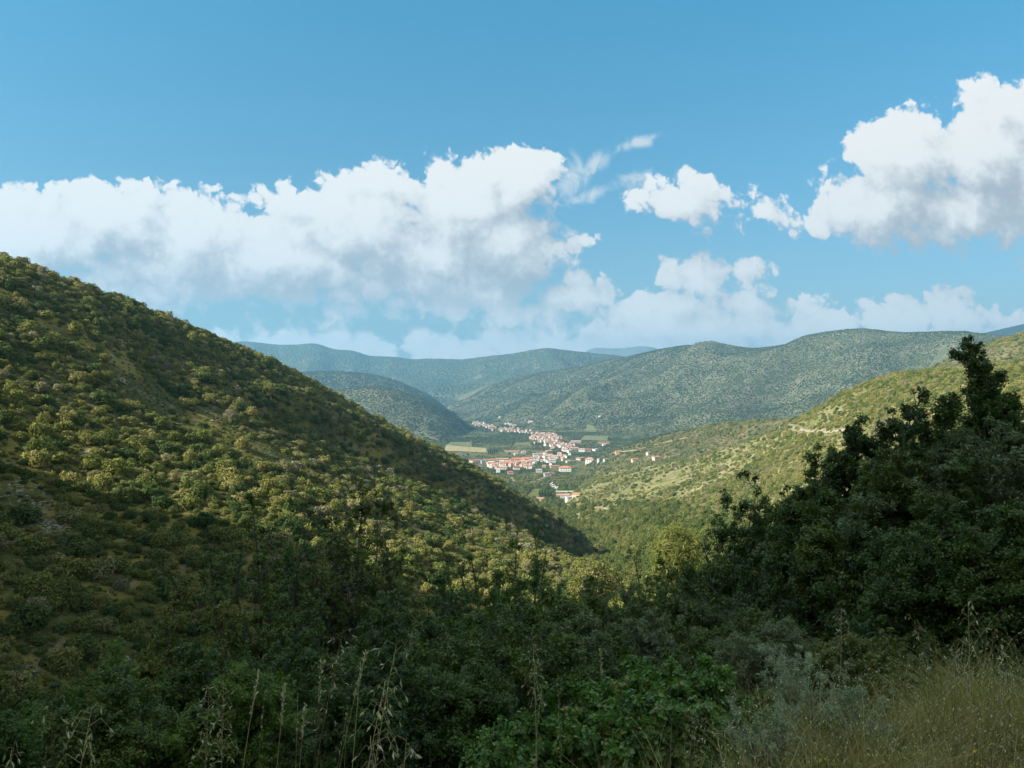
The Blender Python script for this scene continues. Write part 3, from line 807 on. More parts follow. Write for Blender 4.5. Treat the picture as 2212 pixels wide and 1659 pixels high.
def strip(name, pts, width, lift, mat, ymin=200, clear=True):
    c = [ground_hit(u, v, ymin)[:2] for u, v in pts]
    q = []
    for a, b in zip(c[:-1], c[1:]):
        n = max(2, int(math.dist(a, b) / 6)); q += [(a[0] + (b[0] - a[0]) * k / n, a[1] + (b[1] - a[1]) * k / n) for k in range(n)]
    q = np.array(q + [c[-1]])
    for _ in range(3): q[1:-1] = (q[:-2] + q[1:-1] * 2 + q[2:]) / 4
    tn = np.gradient(q, axis=0); tn /= np.linalg.norm(tn, axis=1, keepdims=True) + 1e-9
    nr = np.column_stack([-tn[:, 1], tn[:, 0]]) * width / 2
    p = np.concatenate([q - nr, q + nr]); z = g_at(p[:, 0], p[:, 1]) + lift
    k = len(q); i = np.arange(k - 1); f = np.stack([i, i + 1, i + k + 1, i + k], -1)
    if clear:
        for a in q[::2]: CLEAR_DOTS.append((a[0], a[1], width * 0.6 + 1.0))
    return obj(name, new_mesh(name, np.column_stack([p, z]), f, mats=mat), kind='structure')


CLEAR_DOTS = []
M_TAN = simple_mat('dry_field', (0.34, 0.29, 0.14), 0.95, 0.3, 0.05)
M_GRN = simple_mat('green_field', (0.17, 0.175, 0.075), 0.95, 0.3, 0.03, col2=(0.11, 0.13, 0.055))
M_YEL = simple_mat('meadow', (0.20, 0.20, 0.05), 0.95, 0.3, 0.05)
M_ROAD = simple_mat('pale_track', (0.36, 0.31, 0.24), 0.95, 0.2, 0.3)
drape('field', [(958, 974), (1052, 978), (1050, 969), (965, 963)], 24, 10, 0.7, M_TAN)
drape('field', [(962, 962), (1020, 966), (1018, 957), (975, 955)], 20, 8, 0.7, M_GRN)
drape('field', [(1254, 951), (1312, 954), (1314, 943), (1262, 942)], 20, 8, 1.5, M_GRN)
drape('field', [(1262, 934), (1290, 935), (1284, 923), (1268, 923)], 12, 8, 1.5, M_GRN)
drape('field', [(1112, 963), (1150, 964), (1142, 957), (1112, 957)], 20, 8, 0.7, M_GRN)
drape('field', [(1136, 1074), (1166, 1078), (1170, 1056), (1148, 1056)], 12, 8, 0.6, M_YEL)
drape('field', [(1280, 1106), (1322, 1110), (1318, 1102), (1288, 1100)], 12, 6, 0.6, M_YEL)
strip('road', [(1090, 1029), (1105, 1033), (1112, 1043), (1135, 1046), (1160, 1040), (1180, 1030)], 4.0, 0.5, M_ROAD, 700)
strip('road', [(1126, 1054), (1145, 1053), (1165, 1049), (1185, 1044), (1200, 1060), (1225, 1082)], 4.0, 0.5, M_ROAD, 700)
strip('path', [(1276, 1104), (1300, 1098), (1326, 1106)], 3.0, 0.5, M_ROAD, 500)
strip('path', [(1684, 925), (1712, 924), (1740, 933), (1785, 938), (1830, 930)], 1.8, 0.4, M_ROAD, 300)
strip('path', [(1320, 982), (1370, 975), (1430, 960), (1480, 950)], 4.0, 0.6, M_ROAD, 900)

M_WALL = {k: simple_mat(k + '_render', c, 0.8, 0.12, 1.5) for k, c in
          dict(white=(0.80, 0.78, 0.74), cream=(0.68, 0.60, 0.48), pink=(0.62, 0.47, 0.40), grey=(0.55, 0.54, 0.52), ochre=(0.55, 0.42, 0.26)).items()}
M_ROOF = {k: simple_mat(k + '_tiles', c, 0.85, 0.3, 1.2) for k, c in
          dict(orange=(0.50, 0.215, 0.12), terracotta=(0.42, 0.22, 0.155), coral=(0.48, 0.275, 0.205), red=(0.42, 0.14, 0.11), pale=(0.50, 0.38, 0.31), brown=(0.36, 0.19, 0.11), grey=(0.42, 0.41, 0.39), green=(0.33, 0.37, 0.25)).items()}
M_PANE = simple_mat('dark_window', (0.05, 0.055, 0.06), 0.2, 0.2, 2, 0.5)


def box(x0, x1, y0, y1, z0, z1):
    c = np.array([(x, y, z) for z in (z0, z1) for x, y in ((x0, y0), (x1, y0), (x1, y1), (x0, y1))], float)
    f = np.array([(0, 3, 2, 1), (4, 5, 6, 7), (0, 1, 5, 4), (1, 2, 6, 5), (2, 3, 7, 6), (3, 0, 4, 7)])
    return c, f


def joinm(parts):
    off = 0; C, F = [], []
    for c, f in parts: C.append(c); F.append(np.asarray(f) + off); off += len(c)
    return np.concatenate(C), [f for f in F]


_mc = {}


def house_meshes(wall, roof, kind):
    """unit house: 1 wide, 1 deep, wall height 1 (roof 0.45 more)"""
    kw = ('w', wall)
    if kw not in _mc: c, f = box(-.5, .5, -.5, .5, -0.9, 1.0); _mc[kw] = new_mesh('house_wall', c, f, mats=M_WALL[wall])
    kr = (roof, kind)
    if kr not in _mc:
        e = 0.56; r = 0.12 if kind == 'flat' else 0.42
        i = {'gable': e, 'hip': 0.22, 'flat': e}[kind]; th = 0.05
        if kind == 'flat': c, f = box(-e, e, -e, e, 1.0, 1.10); fl = [f]
        else:
            c = np.array([(-e, -e, 1.0), (e, -e, 1.0), (e, e, 1.0), (-e, e, 1.0), (-i, 0, 1 + r), (i, 0, 1 + r), (-e, -e, 1 - th), (e, -e, 1 - th), (e, e, 1 - th), (-e, e, 1 - th)])
            fl = [np.array([(0, 1, 5, 4), (2, 3, 4, 5), (9, 8, 7, 6), (6, 7, 1, 0), (7, 8, 2, 1), (8, 9, 3, 2), (9, 6, 0, 3)]), np.array([(3, 0, 4), (1, 2, 5)])]
        _mc[kr] = new_mesh('house_roof', c, fl, mats=M_ROOF[roof])
    if 'win' not in _mc:
        c, f = box(-.06, .06, -.012, .012, 0, .22); _mc['win'] = new_mesh('window_pane', c, f, mats=M_PANE)
        c, f = box(-.04, .04, -.05, .05, 0, .3); _mc['chim'] = new_mesh('chimney_stack', c, f, mats=M_WALL['cream'])
    return _mc[kw], _mc[kr]


def house(u, v, w, wall='white', roof='terracotta', kind='gable', label='', group=None, rz=None, dep=0.8, wh=5.5, windows=0, name='house', cat='house', ymin=900, clear=True, r_=None):
    """w: width in picture units where it stands"""
    x, y, z = ground_hit(u, v, ymin)
    W = w * K * y; D = max(5.0, W * dep); D = min(D, 14.0)
    rz = rz if rz is not None else (r_ or np.random.default_rng(int(u * 7 + v))).normal(0, 0.35)
    e = empty(name, (x, y, z), rz, label=label, category=cat)
    if group: e['group'] = group
    a, b = house_meshes(wall, roof, kind)
    for nm, me in (('wall', a), ('roof', b)):
        o = obj(nm, me, e); o.scale = (W, D, wh)
    if windows:
        for fl in range(2 if wh > 4 else 1):
            for k in range(windows):
                o = obj('window', _mc['win'], e); o.location = (W * ((k + 1) / (windows + 1) - .5), -D / 2 - .02, wh * (0.2 + 0.45 * fl)); o.scale = (min(W, 12), 4, wh)
        o = obj('chimney', _mc['chim'], e); o.location = (W * .22, D * .12, wh * 1.15); o.scale = (12, 12, wh)
    if clear: CLEAR_DOTS.append((x, y - D * .3, max(W, D) * 0.5))
    return e


def c8(cx, cy, w): return 1008 + cx * 0.1519, 902.4 + cy * 0.1519, w * 0.1519


BIG = [  # cx, cy (foot), w, wall, roof, kind, wall height, windows, label
    (120, 650, 150, 'white', 'red', 'gable', 6, 3, 'white house under a pinkish red roof at the left end of the village'),
    (235, 655, 60, 'grey', 'grey', 'flat', 8.5, 2, 'narrow tall grey white block right of the leftmost red roof'),
    (335, 625, 150, 'cream', 'orange', 'gable', 5.5, 4, 'long orange roofed house in the left row, nearer the grey block'),
    (505, 622, 170, 'cream', 'coral', 'gable', 5.5, 4, 'long coral roofed row ending the upper left row of the village'),
    (352, 672, 80, 'white', 'pale', 'gable', 6.5, 2, 'bright white gabled house in front of the long orange left roof'),
    (500, 680, 64, 'cream', 'pale', 'gable', 8, 2, 'tall cream house in front of the long coral roof'),
    (640, 490, 200, 'cream', 'orange', 'gable', 3.5, 5, 'low long orange roofed shed alone beside the fields'),
    (700, 535, 50, 'white', 'pale', 'gable', 5, 1, 'small white house just below the lone orange shed'),
    (808, 508, 62, 'grey', 'pale', 'gable', 5.5, 2, 'pale grey house standing alone between shed and tall white house'),
    (765, 615, 220, 'pink', 'orange', 'gable', 6, 5, 'wide orange roofed block at the middle of the village, left half'),
    (905, 610, 210, 'cream', 'terracotta', 'hip', 6, 5, 'wide terracotta hipped block at the middle of the village, right half'),
    (985, 560, 84, 'white', 'grey', 'flat', 9, 2, 'tall white block rising behind the central orange roofs'),
    (1085, 520, 96, 'pink', 'red', 'gable', 5.5, 2, 'pink house with red roof beside the coral hipped roof'),
    (1175, 505, 92, 'cream', 'coral', 'hip', 5.5, 3, 'coral hipped roof house near the top centre of the village'),
    (1140, 575, 110, 'white', 'pale', 'gable', 6, 3, 'white house with pale pink roof left in the second row'),
    (1245, 572, 110, 'white', 'coral', 'gable', 5.5, 3, 'white house with coral roof middle of the second row'),
    (1325, 575, 60, 'white', 'pale', 'gable', 5.5, 1, 'small white gabled house ending the second row on the right'),
    (1135, 640, 56, 'white', 'grey', 'flat', 9, 1, 'white flat block below the second row, left of its twin'),
    (1195, 640, 66, 'white', 'pale', 'gable', 7, 2, 'white gabled block below the second row, right of its twin'),
    (820, 655, 230, 'cream', 'coral', 'gable', 5, 6, 'longest coral roofed terrace along the lower main street'),
    (958, 648, 54, 'white', 'grey', 'flat', 7, 1, 'white box shaped house at the end of the long coral terrace'),
    (710, 740, 92, 'white', 'red', 'gable', 6.5, 2, 'white house with deep red roof on the lower edge of the village'),
    (618, 808, 76, 'pink', 'red', 'gable', 5.5, 2, 'solitary pink red house lowest at the left among trees'),
    (520, 740, 110, 'cream', 'pale', 'gable', 6, 3, 'cream house with pale roof on the lower left corner'),
    (450, 785, 56, 'white', 'pale', 'gable', 7, 1, 'tall narrow white house lowest on the left corner'),
    (815, 705, 64, 'pink', 'coral', 'hip', 5.5, 1, 'small pink house below the long coral terrace'),
    (900, 730, 58, 'white', 'terracotta', 'gable', 7, 1, 'bright white gable end right of the small pink house'),
    (1250, 715, 120, 'ochre', 'brown', 'gable', 4.5, 3, 'low brown orange roofed house left of the big white house'),
    (1400, 762, 168, 'white', 'orange', 'hip', 9, 4, 'big white house with bright orange hipped roof'),
    (1030, 790, 90, 'cream', 'grey', 'hip', 6, 2, 'beige house with grey roof under the main village'),
    (1100, 712, 56, 'ochre', 'terracotta', 'gable', 5, 1, 'small ochre house hidden in trees centre right'),
    (1445, 650, 60, 'cream', 'pale', 'gable', 5, 1, 'little cream house behind the big white house'),
    (1148, 850, 96, 'grey', 'pale', 'flat', 7, 2, 'weathered pale block below the beige house'),
    (1215, 850, 66, 'pink', 'brown', 'gable', 6, 1, 'brown roofed house touching the weathered block'),
    (1620, 600, 124, 'cream', 'coral', 'hip', 5.5, 3, 'broad coral hipped villa on the right of the village'),
    (1748, 650, 118, 'white', 'coral', 'hip', 9.5, 3, 'coral hipped villa with tall white wall at the right edge'),
    (1870, 640, 30, 'white', 'pale', 'gable', 7, 0, 'thin white gable right of the tall coral villa'),
    (1555, 368, 130, 'pink', 'pale', 'gable', 6, 4, 'long pinkish building on the far right of the upper village'),
    (1948, 378, 160, 'pink', 'brown', 'gable', 5, 4, 'long reddish shed under the green field on the right'),
    (1950, 408, 42, 'white', 'pale', 'gable', 5, 0, 'tiny white house below the long reddish shed'),
    (1640, 485, 90, 'white', 'pale', 'gable', 7, 2, 'white house with pale roof behind the coral villas, left'),
    (1710, 490, 96, 'cream', 'red', 'gable', 7, 2, 'cream house with red roof behind the coral villas, right'),
    (1400, 495, 62, 'white', 'coral', 'gable', 7, 1, 'white house with coral roof left of a white pair'),
    (1460, 505, 52, 'white', 'pale', 'gable', 7, 1, 'white house of the pair under the upper village'),
    (1520, 450, 120, 'cream', 'coral', 'gable', 5, 3, 'low coral roofed row below the long pinkish building'),
    (1835, 480, 84, 'white', 'grey', 'flat', 5, 2, 'white flat roofed yard building right of the cream and red house'),
    (2160, 520, 92, 'ochre', 'orange', 'gable', 4.5, 2, 'lone orange roofed farmhouse in the scrub right of the village'),
    (1980, 620, 66, 'grey', 'grey', 'flat', 3.5, 1, 'low grey shed in the trees right of the village'),
    (1400, 1135, 230, 'white', 'coral', 'gable', 4.6, 6, 'long coral roofed farm building in front of the village'),
    (1470, 1165, 120, 'white', 'grey', 'flat', 4.2, 3, 'white flat roofed annex in front of the coral farm roof'),
    (1575, 1120, 130, 'cream', 'orange', 'gable', 3.6, 3, 'orange roofed farm wing at the right end of the farm'),
    (1410, 1080, 260, 'grey', 'green', 'gable', 3.6, 6, 'long greenish roofed barn behind the coral farm building'),
    (1055, 1190, 118, 'ochre', 'coral', 'gable', 4.0, 2, 'small coral roofed cottage left of the farm'),
]
for cx, cyy, w_, wall, roof, kd, wh, win, lab in BIG:
    u, v, ww = c8(cx, cyy, w_)
    house(u, v, ww, wall, roof, kd, lab, wh=wh, windows=win, rz=0.0 if w_ > 150 else None)
for u, v, w_, lab in ((1417, 992, 14, 'far right orange roofed cottage on the spur'), (1371, 1000, 13, 'reddish roofed cottage half hidden left of the far right one'),
                      (1401, 984, 9, 'small grey white shed between two cottages on the spur')):
    house(u, v, w_, 'cream' if 'roofed' in lab else 'grey', 'orange' if 'orange' in lab else 'brown', 'gable', lab, wh=4, windows=2)

rt = np.random.default_rng(33)
GR = {'a': ('in the thin far line along the valley', 'houses of the far line'),
      'b': ('packed into the dense upper village', 'houses of the dense upper village'),
      'c': ('between the larger houses of the main village', 'small houses of the main village')}
def many(n, pts, sx, sy, w0, w1, key, walls, roofs):
    pts = np.array(pts, float); seg = np.linalg.norm(np.diff(pts, axis=0), axis=1); cs = np.concatenate([[0], np.cumsum(seg)])
    got = []
    for _ in range(n * 12):
        if len(got) >= n: break
        s = rt.random() * cs[-1]
        cx = np.interp(s, cs, pts[:, 0]) + rt.normal(0, sx); cyy = np.interp(s, cs, pts[:, 1]) + rt.normal(0, sy)
        if any(abs(cx - a) < (w0 + w1) * .42 and abs(cyy - b) < 9 for a, b in got): continue
        got.append((cx, cyy)); u, v, w_ = c8(cx, cyy, rt.uniform(w0, w1))
        wl, rf = walls[rt.integers(len(walls))], roofs[rt.integers(len(roofs))]
        sz = 'tiny' if w_ < .1519 * (w0 + w1) * .5 else 'small'
        house(u, v, w_, wl, rf, 'gable' if rt.random() < .6 else 'hip', f'{sz} {wl} house with {rf} roof ' + GR[key][0], GR[key][1], rz=rt.normal(0.2, 0.6), dep=rt.uniform(.6, 1), wh=rt.uniform(4.5, 7.5), r_=rt)
many(24, [(120, 95), (230, 110), (330, 140)], 25, 14, 20, 32, 'a', ['white', 'cream', 'pink'], ['pale', 'coral'])
many(44, [(360, 155), (560, 185), (720, 190), (880, 225)], 14, 14, 20, 34, 'a', ['white', 'cream', 'pink'], ['pale', 'coral', 'brown'])
many(9, [(560, 105), (700, 120)], 20, 6, 16, 26, 'a', ['white'], ['pale'])
many(5, [(860, 85), (940, 75)], 10, 5, 16, 26, 'a', ['white'], ['pale'])
many(62, [(930, 265), (1080, 300), (1200, 360), (1320, 400)], 40, 36, 30, 46, 'b', ['white', 'cream', 'pink', 'pink'], ['coral', 'pale', 'terracotta', 'pale'])
many(30, [(1000, 260), (1160, 255), (1300, 300)], 25, 14, 34, 55, 'b', ['white', 'cream', 'pink'], ['coral', 'terracotta', 'pale'])
many(24, [(1280, 390), (1440, 430)], 40, 20, 30, 46, 'b', ['white', 'cream'], ['pale', 'coral'])
many(52, [(330, 690), (480, 700), (620, 670), (800, 660), (960, 690)], 30, 20, 36, 60, 'c', ['white', 'cream', 'pink'], ['coral', 'terracotta', 'pale', 'orange'])
many(26, [(1000, 590), (1200, 640), (1400, 560)], 70, 30, 36, 56, 'c', ['white', 'cream'], ['coral', 'pale', 'terracotta'])
for u, v, t_ in ((1080, 905, 'small white house alone on the mountain foot above the far line'), (1296, 906, 'white farmhouse alone on the mountain right of the fields'),):
    house(u, v, 5, 'white', 'pale', 'gable', t_, wh=5)

# white vehicles parked beside the farm track
def car_mesh():
    prof = [(-2.2, .3), (-2.2, .95), (-1.6, 1.05), (-1.2, 1.5), (0.9, 1.55), (1.4, 1.05), (2.2, .9), (2.25, .3)]
    c = np.array([(x, s * .85 * (0.82 if z > 1.2 else 1), z) for s in (-1, 1) for x, z in prof]); n = len(prof)
    return c, [np.array([(i, i + 1, i + 1 + n, i + n) for i in range(n - 1)] + [(n - 1, 0, n, 2 * n - 1)]), np.array([list(range(n))[::-1]]), np.array([list(range(n, 2 * n))])]
c, f = car_mesh(); CARB = new_mesh('car_body', c, f, mats=simple_mat('white_paint', (0.8, 0.8, 0.8), 0.3, 0.05, 1, 0.5))
a = np.linspace(0, 2 * math.pi, 12, endpoint=False)
c = np.array([(math.cos(t) * .33, s, math.sin(t) * .33) for s in (-.1, .1) for t in a]); k = 12
WHEEL = new_mesh('car_wheel', c, [np.array([(i, (i + 1) % k, (i + 1) % k + k, i + k) for i in range(k)]), np.array([list(range(k))[::-1]]), np.array([list(range(k, 2 * k))])], mats=simple_mat('tyre_rubber', (0.02, 0.02, 0.02), 0.9))
c, f = box(-1.3, 1.05, -.80, .80, 1.07, 1.42); CARG = new_mesh('car_glass', c, f, mats=M_PANE)
for i, (cx, cyy) in enumerate([(1215, 945), (1238, 968), (1258, 985), (1275, 1002), (1290, 1020), (1262, 1012), (1240, 1000), (1300, 1000), (1222, 930)]):
    u, v, _ = c8(cx, cyy, 1); x, y, z = ground_hit(u, v, 900)
    e = empty('parked_car', (x, y, z + .2), 0.6 + .2 * (i % 3), (1.2, 1.2, 1.2), label='white vehicle parked in the row behind the farm', category='car', group='white vehicles parked behind the farm')
    obj('body', CARB, e); obj('glass', CARG, e)
    for wx in (-1.4, 1.4):
        for wy in (-.8, .8): o = obj('wheel', WHEEL, e); o.location = (wx, wy, .33)
    CLEAR_DOTS.append((x, y - 4, 6))
# ------------------------------------------------------------------ plant the hillside trees
def clear_mask(x, y):
    ok = np.ones(len(x), bool)
    for (mx, my, c) in KEEP_CLEAR:
        a = np.zeros(len(x)); inside = np.ones(len(x), bool)
        sg = None
        for i in range(4):
            p, q = c[i], c[(i + 1) % 4]
            cr = (q[0] - p[0]) * (y - p[1]) - (q[1] - p[1]) * (x - p[0])
            s0 = (q[0] - p[0]) * (my - p[1]) - (q[1] - p[1]) * (mx - p[0])
            inside &= (cr * s0) > 0
        ok &= ~inside
    for (a, b, r) in CLEAR_DOTS:
        ok &= ((x - a) ** 2 + ((y - b) * 0.75) ** 2) > (r + 1.3) ** 2
    return ok


NEARTOP = np.array([(-300, 1540), (0, 1540), (60, 1500), (200, 1430), (350, 1390), (400, 1290), (480, 1230), (560, 1210), (700, 1130), (780, 1120), (850, 1190), (960, 1240), (1060, 1260), (1300, 1300),
                    (1400, 1230), (1450, 1190), (1600, 1130), (1700, 1080), (1780, 990), (1850, 890), (2030, 860), (2110, 770), (2212, 770), (2600, 770)], float)


def above_near(x, y, top, m):
    u = U0 + x / y / K; v = V0 - (g_at(x, y) + top) / y / K
    return v < np.interp(u, NEARTOP[:, 0], NEARTOP[:, 1]) + m


x, y, size, wood, L = HS
hol2 = (L == LIDX['left_hill']) & (g_at(x, y, np.abs(dp_ - 4)) < 16) & (x > -130)
wood = np.where(hol2, 1, wood); size = np.where(hol2, size * 1.15, size)
ok = (rs.random(len(x)) < wood) & visible(x, y, size * 1.2) & above_near(x, y, size * 1.2, 190)
x, y, size = x[ok], y[ok], size[ok]
ok = clear_mask(x, y); x, y, size = x[ok], y[ok], size[ok]
ok = thin(x, y, size * np.where(y < 700, 1.02, 1.28)); x, y, size = x[ok], y[ok], size[ok]
z = g_at(x, y) - 0.25
L = lid_at(x, y)
app = np.where(in_frame(x, y, -10) & above_near(x, y, size * .6, -10) & (y < 700), size / y, 0)
big = np.argsort(-app)[:300]
isbig = np.zeros(len(x), bool); isbig[big] = True
print('hill trees', len(x))


def cloud_of(name, x, y, z, sx, sz, protos, seed, **props):
    """points on the land, each carrying one of the crowns"""
    r = np.random.default_rng(seed); n = len(x)
    me = bpy.data.meshes.new(name); me.vertices.add(n); me.vertices.foreach_set('co', np.column_stack([x, y, z]).astype(np.float32).ravel())
    a = me.attributes.new('sc', 'FLOAT_VECTOR', 'POINT'); a.data.foreach_set('vector', np.column_stack([sx, sx * r.uniform(.85, 1.15, n), sz]).astype(np.float32).ravel())
    a = me.attributes.new('rot', 'FLOAT_VECTOR', 'POINT'); a.data.foreach_set('vector', np.column_stack([r.normal(0, .08, n), r.normal(0, .08, n), r.uniform(0, 6.28, n)]).astype(np.float32).ravel())
    a = me.attributes.new('pick', 'INT', 'POINT'); a.data.foreach_set('value', r.integers(0, len(protos), n).astype(np.int32))
    o = obj(name, me, kind='stuff', **props)
    g = bpy.data.node_groups.new(name + '_nodes', 'GeometryNodeTree')
    g.interface.new_socket('Geometry', in_out='INPUT', socket_type='NodeSocketGeometry'); g.interface.new_socket('Geometry', in_out='OUTPUT', socket_type='NodeSocketGeometry')
    gi, go = g.nodes.new('NodeGroupInput'), g.nodes.new('NodeGroupOutput')
    jn = g.nodes.new('GeometryNodeJoinGeometry')
    for p in reversed(protos):
        oi = g.nodes.new('GeometryNodeObjectInfo'); oi.inputs['Object'].default_value = p; oi.inputs['As Instance'].default_value = True; oi.transform_space = 'ORIGINAL'
        g.links.new(oi.outputs['Geometry'], jn.inputs[0])
    mp = g.nodes.new('GeometryNodeMeshToPoints'); g.links.new(gi.outputs[0], mp.inputs[0])
    ip = g.nodes.new('GeometryNodeInstanceOnPoints'); g.links.new(mp.outputs[0], ip.inputs['Points']); g.links.new(jn.outputs[0], ip.inputs['Instance'])
    ip.inputs['Pick Instance'].default_value = True
    for nm, dt, sock in (('sc', 'FLOAT_VECTOR', 'Scale'), ('rot', 'FLOAT_VECTOR', 'Rotation'), ('pick', 'INT', 'Instance Index')):
        na = g.nodes.new('GeometryNodeInputNamedAttribute'); na.data_type = dt; na.inputs[0].default_value = nm
        if sock == 'Rotation':
            er = g.nodes.new('FunctionNodeEulerToRotation'); g.links.new(na.outputs[0], er.inputs[0]); g.links.new(er.outputs[0], ip.inputs[sock])
        else: g.links.new(na.outputs[0], ip.inputs[sock])
    g.links.new(ip.outputs[0], go.inputs[0])
    md = o.modifiers.new('scatter', 'NODES'); md.node_group = g
    return o


# the largest 300 as trees of their own
ri = np.random.default_rng(8)
hillproto = {}
for k in big:
    m = int(ri.integers(0, 7)); s = size[k]
    u = U0 + x[k] / y[k] / K; v = V0 - z[k] / y[k] / K
    sky_ = float(np.interp(u, UG, c5v)); clr = min(((x[k] - q[0]) ** 2 + (y[k] - q[1]) ** 2) ** .5 - q[3] for q in BARE3) < 7
    side_ = 'left border' if u < 110 else 'far left' if u < 250 else 'left' if u < 400 else 'left of middle' if u < 550 else 'middle' if u < 700 else 'right of middle' if u < 850 else 'lower right'
    hgt_ = 'upper' if v < 0.5 * (sky_ + 1045 + .22 * u) else 'lower'
    what = 'low bush' if s < 1.7 else 'huge oak' if s > 3.5 else 'large spreading oak' if s > 2.75 else 'scrub oak' if s > 2.1 else 'small scrub oak'
    if L[k] == LIDX['right_hill']: lab, grp = what + ' on the sunny right hillside seen past the dark trees', 'trees on the right hillside'
    elif L[k] == LIDX['valley_floor']: lab, grp = what + ' in the gully between the two hillsides, ' + side_, 'trees in the gully'
    elif v > 1045 + 0.22 * u: lab, grp = what + f' at the shaded left hill foot, {side_}' + (', low down' if v > 1160 + .22 * u else '') + '', 'shaded trees on the left hillside'
    elif v < sky_ + 55: lab, grp = what + f' along the crest of the left hillside, {side_}', 'trees on the left crest'
    elif clr: lab, grp = what + f' at the rim of a yellow clearing, {side_} of the left hillside', 'trees round the clearings'
    else: lab, grp = what + f' on the sunlit left hill, {hgt_} part, {side_}' + (' against bare ground' if False else ''), 'trees on the sunlit left hillside'
    e = empty('bush' if s < 1.7 else 'oak_tree', (x[k], y[k], z[k]), ri.uniform(0, 6.28), (s, s * ri.uniform(.85, 1.15), s * ri.uniform(.9, 1.15)), label=lab, category='bush' if s < 1.7 else 'tree', group=grp)
    c = obj('crown', HILLM[m], e); obj('trunk', TRUNKM, e)
    if m not in hillproto: hillproto[m] = c
HP = [hillproto[i] for i in sorted(hillproto)]
lush = (~isbig) & (((L == LIDX['valley_floor']) & (y < 1500)) | ((L == LIDX['right_hill']) & (V0 - z / y / K > 1085 + 0.3 * np.maximum(U0 + x / y / K - 1450, 0)) & (ri.random(len(x)) < .75)))
LP_ = []
for i, (u, v) in enumerate([(1262, 1088), (1240, 1100), (1330, 1128)]):
    sx_, sy_, sz_ = ground_hit(u, v, 300)
    e = empty('oak_tree', (sx_, sy_, sz_ - .3), i, (5.5, 5.5, 6), label=['large round green tree right of the farm roofs', 'green tree below the farm, at the foot of the slope', 'green tree beside the small meadow on the right slope'][i], category='tree')
    LP_.append(obj('crown', LUSHM[i], e)); obj('trunk', TRUNKM, e)
cloud_of('gully_wood', x[lush], y[lush], z[lush], size[lush] * 1.15, size[lush] * 1.3, LP_, 13, label='fresh green trees filling the gully and valley bottom', category='wood')
r_ = ~isbig & ~lush
cloud_of('wood', x[r_], y[r_], z[r_], size[r_], size[r_] * ri.uniform(.85, 1.2, r_.sum()), HP, 3, label='scrub oak wood covering the near hills and the valley', category='wood')

# low scrub between them
x2, y2 = scatter(rs, 110000, 75, 620); L2 = lid_at(x2, y2)
p2 = np.where((L2 == LIDX['left_hill']) | (L2 == LIDX['right_hill']), 0.35 + 0.65 * clearing(x2, y2, 201, 12, -.25, .2), 0.2)
sz2 = rs.uniform(0.35, 0.95, len(x2))
ok = (rs.random(len(x2)) < p2) & visible(x2, y2, 1.0) & above_near(x2, y2, 1.0, 120) & clear_mask(x2, y2); x2, y2, sz2 = x2[ok], y2[ok], sz2[ok]
ok = thin(x2, y2, sz2 * 1.25); x2, y2, sz2 = x2[ok], y2[ok], sz2[ok]
cloud_of('scrub', x2, y2, g_at(x2, y2) - .1, sz2, sz2 * .8, HP, 4, label='low scrub and tufts between the hillside trees', category='scrub')

# pale stones lying in the clearings
def stone(rng):
    n = 10; d = rng.normal(size=(60, 3)); d /= np.linalg.norm(d, axis=1, keepdims=True)
    import bmesh
    bm = bmesh.new()
    for p in d * np.array([1, .8, .5]) * rng.uniform(.8, 1.1, (60, 1)): bm.verts.new(p)
    bmesh.ops.convex_hull(bm, input=bm.verts); 
    for v_2 in [q for q in bm.verts if not q.link_faces]: bm.verts.remove(v_2)
    me = bpy.data.meshes.new('stone'); bm.to_mesh(me); bm.free(); return me
M_STONE = simple_mat('limestone', (0.42, 0.40, 0.37), 0.95, 0.45, 2.0)
STN = []
for i, (u, v) in enumerate([(42, 1070), (560, 1010), (1480, 1110)]):
    me = stone(np.random.default_rng(50 + i)); me.materials.append(M_STONE)
    sx_, sy_, sz_ = ground_hit(u, v)
    o = obj('boulder', me, label=['grey boulder at the left edge in the shaded scree', 'pale boulder in the middle of the left hillside', 'pale boulder on the right hillside above the gully'][i], category='boulder')
    o.location = (sx_, sy_, sz_ + .1); o.scale = (.9, .9, .9); STN.append(o)
pts = []
for bx, by_, bz_, br in BARE3: pts += [(bx + ri.normal(0, br * .6), by_ + ri.normal(0, br), ri.uniform(.1, .5)) for _ in range(18 if by_ > 190 else 140)]
x3, y3 = scatter(rs, 3500, 90, 900); v3 = fbm(x3 / 14, y3 / 14, 301) > 0.28; L3 = lid_at(x3, y3)
v3 &= (L3 == LIDX['left_hill']) | (L3 == LIDX['right_hill'])
pts += [(a, b, c_) for a, b, c_ in zip(x3[v3], y3[v3], ri.uniform(.15, .8, v3.sum()))]
pts = np.array([p for p in pts if p[1] > 70])
cloud_of('stones', pts[:, 0], pts[:, 1], g_at(pts[:, 0], pts[:, 1]), pts[:, 2], pts[:, 2] * .8, STN, 5, label='pale limestone scree scattered over the clearings', category='stones')

